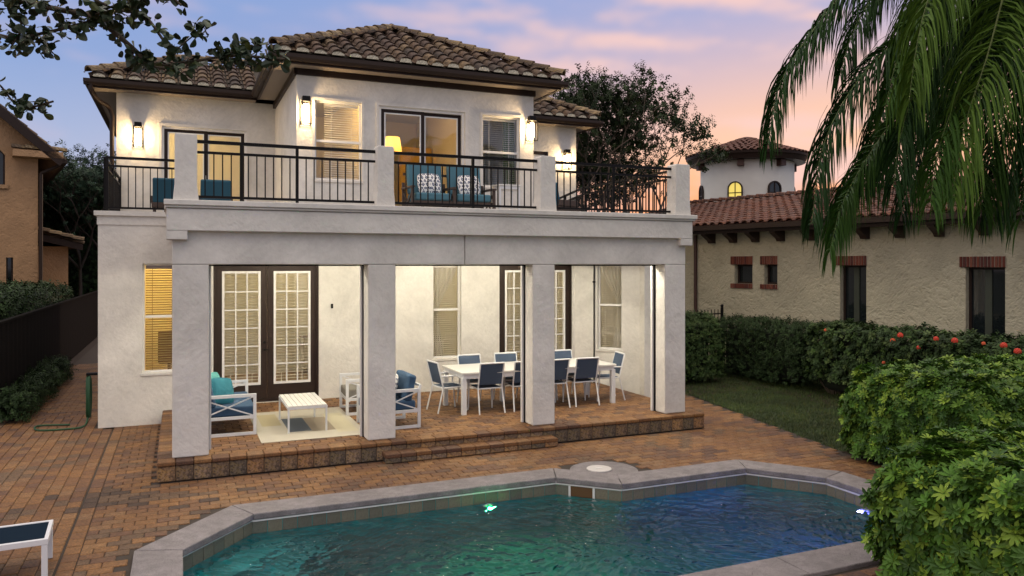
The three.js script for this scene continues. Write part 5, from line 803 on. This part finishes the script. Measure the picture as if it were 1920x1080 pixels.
function hedge(name, label, cat, [x0, x1, h, z0, z1], o) {
  const t = thing(name, label, cat, [(x0 + x1) / 2, 0, (z0 + z1) / 2], o.turn ?? 0, o.group), X = (x1 - x0) / 2, Z = (z1 - z0) / 2, spots = [], areas = [4 * X * Z, 2 * X * h, 2 * X * h, 2 * Z * h, 2 * Z * h], tot = areas.reduce((a, b) => a + b), off = rnd() * 50;
  for (let k = 0; k < o.n; k++) {
    let r = rnd() * tot, f = 0; while (r > areas[f]) r -= areas[f++];
    const a = rr(-1, 1), b = rr(-1, 1), y = f ? h * (0.5 + 0.5 * b) : h, p = f === 0 ? V(a * X, h, b * Z) : f < 3 ? V(a * X, y, f === 1 ? Z : -Z) : V(f === 3 ? X : -X, y, a * Z), nr = f === 0 ? V(0, 1, 0) : f < 3 ? V(0, 0, f === 1 ? 1 : -1) : V(f === 3 ? 1 : -1, 0, 0);
    if (f && y < (o.skirt ?? 0.12)) continue;
    // round the edges of the clipped block and make its face uneven
    const e = o.round ?? 0.25, q = V(Math.max(-X + e, Math.min(X - e, p.x)), Math.min(h - e, p.y), Math.max(-Z + e, Math.min(Z - e, p.z))), d = p.clone().sub(q); if (d.length() > 1e-4) { p.copy(q).addScaledVector(d.clone().normalize(), e); nr.copy(d).normalize(); }
    const bump = n3(p.x * 2.2 + off, p.y * 2.2, p.z * 2.2) * (o.bump ?? 0.09) + n3(p.x * 6 + off, p.y * 6, p.z * 6) * (o.bump ?? 0.09) * 0.5;
    p.addScaledVector(nr, bump - rnd() * rnd() * (o.deep ?? 0.22));
    spots.push({ p, n: nr.clone().add(V(rr(-0.6, 0.6), rr(0.1, 0.7), rr(-0.6, 0.6))).normalize(), s: rr(0.55, 1.25) });
  }
  part(t, 'inner_twigs', (() => { const out = []; const nst = Math.max(4, Math.round(X * Z * 14)); for (let k = 0; k < nst; k++) { const a = rr(-0.75, 0.75) * X, b = rr(-0.75, 0.75) * Z; out.push(rod(V(a * 0.6, 0, b * 0.6), V(a, h * 0.5, b), 0.014, 5, 0.01)); for (let j = 0; j < 3; j++) out.push(rod(V(a, h * 0.5, b), V(a + rr(-0.3, 0.3), h * rr(0.75, 0.92), b + rr(-0.3, 0.3)), 0.009, 4, 0.004)); } return out; })(), std(0.05, 0.035, 0.025, 0.9), 'stuff');
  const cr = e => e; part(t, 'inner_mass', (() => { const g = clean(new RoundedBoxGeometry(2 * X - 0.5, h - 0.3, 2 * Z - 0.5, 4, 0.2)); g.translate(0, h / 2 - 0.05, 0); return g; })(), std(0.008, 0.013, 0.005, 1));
  scatter(t, 'foliage', o.geo, o.mat, spots, o.colors);
  return t;
}
const sch = rosette(8, 0.088, 0.032, 0.4), small = spray(9, 0.05, 0.024, 0.1), ixo = spray(8, 0.085, 0.04, 0.09), glossy = leafMat(0.42), dull = leafMat(0.6);
const gSch = [[0.06, 0.14, 0.018], [0.09, 0.19, 0.022], [0.035, 0.085, 0.015], [0.18, 0.27, 0.03], [0.07, 0.15, 0.02], [0.045, 0.1, 0.016], [0.06, 0.13, 0.018], [0.035, 0.08, 0.014], [0.09, 0.17, 0.02], [0.05, 0.12, 0.016], [0.16, 0.25, 0.03]].map((c) => c.map((v) => v * 1.1)), gDark = [[0.022, 0.045, 0.014], [0.03, 0.058, 0.018], [0.018, 0.036, 0.012]], gMid = [[0.035, 0.07, 0.018], [0.05, 0.09, 0.022], [0.028, 0.055, 0.016], [0.065, 0.1, 0.03]];
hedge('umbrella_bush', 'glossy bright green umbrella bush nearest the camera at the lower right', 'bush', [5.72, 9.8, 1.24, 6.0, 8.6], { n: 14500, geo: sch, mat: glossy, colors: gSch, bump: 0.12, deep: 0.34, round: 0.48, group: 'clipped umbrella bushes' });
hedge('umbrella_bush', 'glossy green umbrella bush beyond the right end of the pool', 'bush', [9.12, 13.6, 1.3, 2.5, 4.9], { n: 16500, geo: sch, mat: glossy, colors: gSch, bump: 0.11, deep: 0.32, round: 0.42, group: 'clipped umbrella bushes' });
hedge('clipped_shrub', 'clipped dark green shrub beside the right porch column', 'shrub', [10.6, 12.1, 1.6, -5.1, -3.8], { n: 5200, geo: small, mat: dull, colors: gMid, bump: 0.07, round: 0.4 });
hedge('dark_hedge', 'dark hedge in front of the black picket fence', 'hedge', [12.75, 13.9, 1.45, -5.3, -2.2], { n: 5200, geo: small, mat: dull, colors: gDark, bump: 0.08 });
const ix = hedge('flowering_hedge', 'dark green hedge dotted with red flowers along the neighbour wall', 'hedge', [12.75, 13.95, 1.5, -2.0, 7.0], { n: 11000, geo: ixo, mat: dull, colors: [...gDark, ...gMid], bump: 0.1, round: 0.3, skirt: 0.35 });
{ // bare stems at the far end of the flowering hedge
  const st = []; for (let k = 0; k < 26; k++) { const a = rr(-0.5, 0.5), z = rr(-4.55, -3.9); st.push(tube([V(a * 0.35, 0, -4.1 + (z + 4.2) * 0.4), V(a * 0.7, 0.45, z), V(a, 0.95, z - rr(0, 0.25))], 0.011, 5, 6)); } part(ix, 'stems', st, std(0.13, 0.1, 0.07, 0.9), 'stuff');
  // flower heads where the photograph shows them: each a ball of small four-petalled florets
  const fl = []; for (let k = 0; k < 46; k++) { const y = 1 - 1.55 * (k + 0.5) / 46, r = Math.sqrt(1 - y * y), a = k * 2.4, d = V(Math.cos(a) * r, y, Math.sin(a) * r), n = Math.abs(d.y) < 0.9 ? V(0, 1, 0) : V(1, 0, 0), s = new THREE.Vector3().crossVectors(d, n).normalize(), t = new THREE.Vector3().crossVectors(s, d); for (const q of [s, t, s.clone().negate(), t.clone().negate()]) fl.push({ b: d.clone().multiplyScalar(0.055), d: q.clone().addScaledVector(d, 0.35).normalize(), n: d, l: 0.018, w: 0.012 }); }
  const fg = leafMesh(fl), fm = std(0.75, 0.06, 0.03, 0.6, { side: THREE.DoubleSide }), fm2 = std(0.8, 0.14, 0.05, 0.6, { side: THREE.DoubleSide });
  for (const [x, y] of [[1548, 619], [1657, 680], [1688, 623], [1674, 639], [1755, 619], [1790, 628], [1844, 634], [1882, 637], [1908, 659], [1722, 652]]) {
    const r = at(x, y, 1).sub(V(0, EYE, BACK)), t = (12.7 + 0.0 - 0) / r.x, p = V(0, EYE, BACK).addScaledVector(r, t); if (p.y > 1.5) { const t2 = t; p.y = 1.5; }
    const m = new THREE.Mesh(fg, rnd() < 0.6 ? fm : fm2); m.name = 'flower'; m.position.copy(p).sub(ix.position); m.scale.setScalar(rr(0.5, 0.95)); ix.add(m);
  }
}
hedge('border_shrub', 'low dark shrubs between the left path and the board fence', 'shrub', [-3.0, -2.55, 0.5, -11, -4.9], { n: 3600, geo: small, mat: dull, colors: gDark, bump: 0.14, round: 0.2, skirt: 0.05 });
hedge('neighbour_hedge', 'dark hedge behind the board fence below the tan house', 'hedge', [-5.8, -3.4, 2.1, -18.6, -8], { n: 7000, geo: spray(9, 0.09, 0.045, 0.14), mat: dull, colors: gDark, bump: 0.16, round: 0.3, skirt: 1 });
// trees
function tree(name, label, base, h, spread, o) {
  seed = o.seed;
  const t = thing(name, label, 'tree', [base.x, 0, base.z]), wood = [], limbs = [], tips = [];
  const grow = (p, d, l, r, depth, into) => {
    let q = p.clone(), dir = d.clone(); const seg = 3;
    for (let k = 0; k < seg; k++) { const nx = q.clone().addScaledVector(dir, l / seg), r1 = r * (1 - 0.3 * (k + 1) / seg); into.push(rod(q, nx, r * (1 - 0.3 * k / seg), depth < 2 ? 8 : 5, r1)); q = nx; dir.add(V(rr(-0.22, 0.22), rr(-0.08, 0.16), rr(-0.22, 0.22))).normalize(); if (depth >= 2) tips.push({ p: q.clone(), d: dir.clone(), depth }); }
    if (depth >= o.depth) { tips.push({ p: q, d: dir, depth: 9 }); return; }
    const n = depth === 0 ? o.first : 2 + (rnd() < 0.55 ? 1 : 0);
    for (let k = 0; k < n; k++) { const a = (k + rr(-0.3, 0.3)) / n * 6.283, out = V(Math.cos(a), 0, Math.sin(a)), nd = dir.clone().multiplyScalar(o.up).addScaledVector(out, spread * rr(0.6, 1.2)).normalize(); grow(q, nd, l * rr(0.6, 0.82), r * 0.62, depth + 1, depth < 1 ? limbs : limbs); }
  };
  for (const [dx, dz, lean] of o.stems) { const own = []; grow(V(dx, 0, dz), V(lean, 1, rr(-0.1, 0.1)).normalize(), h * o.trunk, o.r, 0, own); part(t, 'trunk', own, o.bark); }
  part(t, 'limb', limbs, o.bark, 'stuff');
  const spots = []; for (const tp of tips) { const n = tp.depth === 9 ? o.leaves : Math.round(o.leaves * 0.3); for (let k = 0; k < n; k++) { const v = V(rr(-1, 1), rr(-0.75, 0.75), rr(-1, 1)); if (v.lengthSq() > 1) continue; const p = tp.p.clone().addScaledVector(v, o.clump); spots.push({ p, n: V(v.x + rr(-0.5, 0.5), v.y + 0.6 + rr(-0.5, 0.5), v.z + rr(-0.5, 0.5)).normalize(), s: rr(0.7, 1.3) }); } }
  const crown = scatter(t, 'crown', o.geo, o.mat, spots, o.colors);
  return t;
}
const treeLeaf = spray(9, 0.11, 0.055, 0.2), bark = std(0.2, 0.15, 0.11, 0.9, { map: grain }), barkD = std(0.06, 0.045, 0.035, 0.9);
tree('oak_tree', 'spreading dark leafed tree with pale limbs behind the right side of the house', at(1165, HORIZON, 27), 10.8, 0.66, { seed: 63, depth: 5, first: 4, up: 0.9, trunk: 0.29, r: 0.1, stems: [[0, 0, 0.0], [0.7, 0.3, 0.2], [-0.8, -0.2, -0.2]], leaves: 10, clump: 0.36, geo: treeLeaf, mat: dull, colors: [[0.022, 0.04, 0.014], [0.03, 0.052, 0.018], [0.04, 0.062, 0.02], [0.016, 0.03, 0.012]], bark });
tree('bushy_tree', 'dense dark tree standing between the tan house and the white house', at(150, HORIZON, 36), 11, 0.6, { seed: 21, depth: 5, first: 4, up: 1, trunk: 0.24, r: 0.1, stems: [[0, 0, 0.02], [-1.4, 0.6, -0.12], [1.2, 1.0, 0.15], [2.4, -1, 0.05], [-0.6, -1.6, 0.03]], leaves: 8, clump: 0.6, geo: treeLeaf, mat: dull, colors: [[0.03, 0.06, 0.035], [0.045, 0.078, 0.042], [0.024, 0.048, 0.028]], bark: barkD });
hedge('tall_hedge', 'tall dark hedge closing the end of the left path', 'hedge', [-9, 0, 6.2, -33, -30.5], { n: 11000, geo: treeLeaf, mat: dull, colors: gDark, bump: 0.35, round: 0.6 });
tree('bushy_tree', 'dense dark tree seen through the right side of the balcony railing', at(1190, HORIZON, 30), 7.2, 0.6, { seed: 31, depth: 5, first: 4, up: 1, trunk: 0.2, r: 0.09, stems: [[0, 0, 0.02], [-1.6, 0.4, -0.1], [1.4, 0.6, 0.1], [2.6, -0.4, 0.05]], leaves: 11, clump: 0.55, geo: treeLeaf, mat: dull, colors: gDark, bark: barkD });
hedge('far_hedge', 'dark hedge in the gap between the white house and the cream house', 'hedge', [10.3, 13.4, 2.2, -16.5, -14.5], { n: 3500, geo: treeLeaf, mat: dull, colors: gDark, bump: 0.25, round: 0.5 });
// palm: the trunk stands in the bed at the right, just outside the picture; its fronds hang into it
{
  const foot = at(2080, HORIZON, 8.2).setY(0), top = at(2050, -250, 8.2), palm = thing('palm_tree', 'queen palm with long drooping fronds hanging in from the upper right', 'palm', [foot.x, 0, foot.z]), loc = (v) => v.clone().sub(V(foot.x, 0, foot.z));
  part(palm, 'trunk', [tube([V(0, 0, 0), V(0.03, 2, 0.02), loc(top).multiplyScalar(0.6), loc(top)], 0.15, 12, 24)], std(0.2, 0.17, 0.13, 0.9, { map: grain }));
  part(palm, 'crownshaft', tube([loc(top).add(V(0, -0.5, 0)), loc(top), loc(top).add(V(0, 0.35, 0))], 0.19, 10, 8), std(0.08, 0.1, 0.03, 0.7));
  const mats = [[0.02, 0.056, 0.011], [0.04, 0.095, 0.014], [0.016, 0.045, 0.01], [0.07, 0.13, 0.016]].map(([r, g, b]) => phys(r, g, b, 0.55, { side: THREE.DoubleSide, specularIntensity: 0.22 }));
  const fronds = [   // rachis read off the photograph: pixel and distance, from the crown to the tip
    [[[2050, -255, 8.2], [1820, -190, 8.3], [1640, -70, 8.4], [1530, 50, 8.5], [1462, 160, 8.5], [1440, 270, 8.5]], 0],
    [[[2050, -255, 8.2], [1850, -90, 8.0], [1720, 40, 7.9], [1610, 150, 7.9], [1545, 270, 7.9], [1522, 420, 7.9]], 2],
    [[[2050, -250, 8.2], [1960, -200, 7.4], [1892, -40, 6.9], [1850, 110, 6.7], [1808, 240, 6.7], [1785, 370, 6.7]], 3],
    [[[2050, -250, 8.2], [1930, -60, 8.6], [1790, 120, 8.8], [1680, 250, 8.9], [1595, 340, 8.9], [1556, 440, 8.9]], 2],
    [[[2050, -250, 8.2], [1980, -120, 8.6], [1880, 60, 8.9], [1780, 200, 9.0], [1720, 300, 9.0], [1690, 400, 9.0]], 0],
    [[[2050, -250, 8.2], [2030, -150, 7.8], [1985, 0, 7.5], [1950, 160, 7.4], [1925, 300, 7.4], [1915, 410, 7.4]], 1],
    [[[2050, -255, 8.2], [1900, -230, 8.8], [1760, -150, 9.1], [1660, -40, 9.3], [1600, 60, 9.3], [1575, 140, 9.3]], 0],
    [[[2050, -250, 8.2], [1990, -160, 8.0], [1930, -10, 7.8], [1880, 150, 7.7], [1850, 290, 7.7], [1838, 400, 7.7]], 1],
    [[[2050, -250, 8.2], [1960, -90, 7.7], [1820, 30, 7.4], [1730, 140, 7.4], [1690, 250, 7.4], [1675, 350, 7.4]], 2],
    [[[2050, -255, 8.2], [1940, -180, 7.8], [1800, -80, 7.6], [1720, 20, 7.5], [1680, 120, 7.5], [1660, 200, 7.5]], 1],
    [[[2050, -250, 8.2], [1900, -60, 8.4], [1760, 120, 8.5], [1650, 260, 8.5], [1580, 380, 8.5], [1556, 470, 8.5]], 1],
    [[[2050, -255, 8.2], [1900, -130, 8.6], [1770, 10, 8.8], [1690, 130, 8.9], [1640, 250, 8.9], [1618, 360, 8.9]], 0],
    [[[2050, -250, 8.2], [1950, -110, 7.4], [1860, 40, 7.1], [1800, 170, 7.0], [1760, 280, 7.0], [1745, 380, 7.0]], 1],
    [[[2050, -250, 8.2], [2000, -100, 7.9], [1930, 90, 7.7], [1890, 220, 7.6], [1868, 330, 7.6], [1860, 400, 7.6]], 2],
    [[[2050, -250, 8.2], [2000, -180, 9.0], [1900, -40, 9.5], [1830, 110, 9.7], [1790, 250, 9.8], [1770, 370, 9.8]], 0],
    [[[2050, -250, 8.2], [2040, -120, 8.6], [2000, 60, 8.8], [1960, 220, 8.9], [1935, 350, 8.9]], 2],
    [[[2050, -255, 8.2], [1920, -200, 7.2], [1790, -110, 6.9], [1740, 0, 6.8], [1715, 110, 6.8], [1705, 190, 6.8]], 3],
    [[[2050, -250, 8.2], [2200, -240, 8.4], [2360, -120, 8.6], [2440, 60, 8.7], [2470, 250, 8.7]], 1], [[[2050, -250, 8.2], [2130, -330, 9.2], [2180, -300, 10.2], [2210, -180, 11], [2220, 0, 11.4]], 0], [[[2050, -250, 8.2], [2060, -380, 7.4], [2090, -420, 6.6], [2120, -330, 6.0], [2140, -150, 5.7]], 1],
  ];
  for (const [pts, mi] of fronds) {
    const cv = new THREE.CatmullRomCurve3(pts.map((p) => loc(at(...p)))), L = cv.getLength(), N = Math.round(L * 48), lf = [], fr = part(palm, 'frond', (() => { const out = []; let a = cv.getPointAt(0); for (let k = 1; k <= 24; k++) { const b = cv.getPointAt(k / 24); out.push(rod(a, b, 0.022 * (1 - 0.85 * (k - 1) / 24), 6, 0.022 * (1 - 0.85 * k / 24))); a = b; } return out; })(), std(0.11, 0.14, 0.03, 0.6));
    for (let k = 0; k < N; k++) {
      const t = 0.2 + 0.8 * (k + 0.5) / N, p = cv.getPointAt(t), d = cv.getTangentAt(t), s = new THREE.Vector3().crossVectors(d, V(0, 1, 0)).normalize(), ll = (0.95 - 0.55 * Math.abs(t - 0.45)) * rr(0.82, 1.12) * (t > 0.93 ? 0.6 : 1);
      for (const sd of [-1, 1]) {
        const dir = s.clone().multiplyScalar(sd * rr(0.45, 1.0)).addScaledVector(d, rr(0.35, 0.75)).add(V(0, rr(-0.2, 0.45), 0)).normalize(), w = rr(0.008, 0.0125), sw = new THREE.Vector3().crossVectors(dir, V(0, 1, 0)).normalize().applyAxisAngle(dir, rr(-1.2, 1.2)); let q = p.clone(), v = dir.clone(); const ring = [];
        for (let j = 0; j <= 5; j++) { ring.push([q.clone(), w * (j === 0 ? 0.6 : j === 5 ? 0.06 : 1 - 0.12 * j)]); q.addScaledVector(v, ll / 5); v.add(V(0, -0.55 - rr(0, 0.25), 0)).normalize(); }
        for (let j = 0; j < 5; j++) { const [a, wa] = ring[j], [b, wb] = ring[j + 1], a0 = a.clone().addScaledVector(sw, wa), a1 = a.clone().addScaledVector(sw, -wa), b0 = b.clone().addScaledVector(sw, wb), b1 = b.clone().addScaledVector(sw, -wb); for (const x of [a0, b0, a1, a1, b0, b1]) lf.push(x.x, x.y, x.z); }
      }
    }
    const g = new THREE.BufferGeometry(); g.setAttribute('position', new THREE.Float32BufferAttribute(lf, 3)); g.computeVertexNormals(); const m = new THREE.Mesh(clean(g), mats[mi]); m.name = 'leaflets'; m.userData.kind = 'stuff'; fr.add(m);
  }
}
function roundLeaf(l, w, bend) {       // obovate leaf: widest past the middle, gently curled
  const p = [], o = [[0, 0.04], [0.25, 0.55], [0.5, 0.9], [0.72, 1], [0.9, 0.72], [1, 0.12]].map(([t, k]) => [t * l, k * w / 2]), q = (t, s) => [s, t, -bend * (t / l) ** 2 * l + Math.abs(s) * 0.35];
  for (let i = 0; i < o.length - 1; i++) { const [t0, a] = o[i], [t1, b] = o[i + 1]; for (const s of [-1, 1]) { const A = q(t0, 0), B = q(t1, 0), C = q(t0, a * s), D = q(t1, b * s); for (const v of s > 0 ? [A, C, B, B, C, D] : [A, B, C, B, D, C]) p.push(...v); } }
  const g = new THREE.BufferGeometry(); g.setAttribute('position', new THREE.Float32BufferAttribute(p, 3)); g.setAttribute('uv', new THREE.Float32BufferAttribute(new Float32Array(p.length / 3 * 2), 2)); g.computeVertexNormals(); return g;
}
// the leafy branch that hangs in at the upper left
{
  const FW = 6.2, b = thing('overhanging_branch', 'leafy branch hanging in at the upper left corner', 'branch', [0, 0, 0]), org = at(-120, -60, FW); b.position.copy(org); const loc = (x, y, d = 0) => at(x, y, FW + d).sub(org);
  const bk = std(0.1, 0.075, 0.05, 0.9, { map: grain }), twigs = [];
  const limb = (pts, r) => { const v = pts.map(([x, y, d]) => loc(x, y, d ?? 0)); part(b, r > 0.016 ? 'limb' : 'twig', tube(v, r, 6, v.length * 6), bk); twigs.push(v); };
  limb([[-120, -60], [0, -10], [110, 18], [170, 30], [225, 70], [270, 110]], 0.022); limb([[-100, 30, 0.3], [20, 70, 0.2], [90, 60, 0.1], [170, 40, 0]], 0.014); limb([[170, 30], [215, 20, -0.2], [270, 30, -0.3], [310, 80, -0.3]], 0.012); limb([[225, 70], [290, 120, 0.1], [360, 115, 0.2], [430, 105, 0.2], [500, 108, 0.2], [540, 112, 0.2]], 0.012);
  limb([[230, 75], [250, 105], [290, 125], [340, 128]], 0.009); limb([[60, 68, 0.2], [85, 85, 0.2], [100, 100, 0.2]], 0.006); limb([[-40, 130, 0.4], [0, 160, 0.4], [30, 195, 0.4], [60, 200, 0.4], [100, 190, 0.4]], 0.009); limb([[170, 30], [240, 0, -0.1], [300, -20, -0.1], [340, 10, -0.1]], 0.009); limb([[300, 118, 0.1], [370, 60, 0.1], [385, 45, 0.1]], 0.006); limb([[-60, -40, -0.3], [60, -10, -0.4], [140, -15, -0.4], [200, 10, -0.4]], 0.01); limb([[0, -10], [40, 50, -0.1], [20, 90, -0.1]], 0.007); limb([[420, 108, 0.2], [450, 90, 0.2], [490, 85, 0.2]], 0.006);
  const leaf = [0, 1, 2].map(() => leafMesh([{ b: V(0, 0, 0), d: V(0, 1, 0), n: V(0, 0, 1), l: 1, w: 1 }]).copy(roundLeaf(rr(0.078, 0.1), rr(0.046, 0.062), rr(0.1, 0.4)))), lm = [[0.022, 0.042, 0.016], [0.03, 0.055, 0.018], [0.018, 0.035, 0.014], [0.07, 0.09, 0.02]].map(([r, g, bb]) => std(r, g, bb, 0.5, { side: THREE.DoubleSide })), items = [];
  for (const v of twigs) { const cv = new THREE.CatmullRomCurve3(v), L = cv.getLength(), n = Math.round(L * 52); for (let k = 0; k < n; k++) { const t = Math.pow(rr(0.02, 1), 0.75), p = cv.getPointAt(t); const cl = 1 + Math.floor(rnd() * 3); for (let q = 0; q < cl; q++) { const d = V(rr(-1, 1), rr(-0.9, 0.8), rr(-1, 1)).normalize(), c = p.clone().add(V(rr(-0.05, 0.05), rr(-0.06, 0.06), rr(-0.06, 0.06))); const m = new THREE.Matrix4().compose(c, new THREE.Quaternion().setFromUnitVectors(V(0, 1, 0), d).multiply(new THREE.Quaternion().setFromAxisAngle(V(0, 1, 0), rnd() * 6.28)), V(1, 1, 1).multiplyScalar(rr(0.7, 1.15))); items.push({ geo: pick(leaf), mat: rnd() < 0.08 ? lm[3] : pick(lm.slice(0, 3)), m, world: c.clone().add(org) }); } } }
  pieces(b, 'leaf', items, 300);
}
shade(scene);
renderer.render(scene, camera);
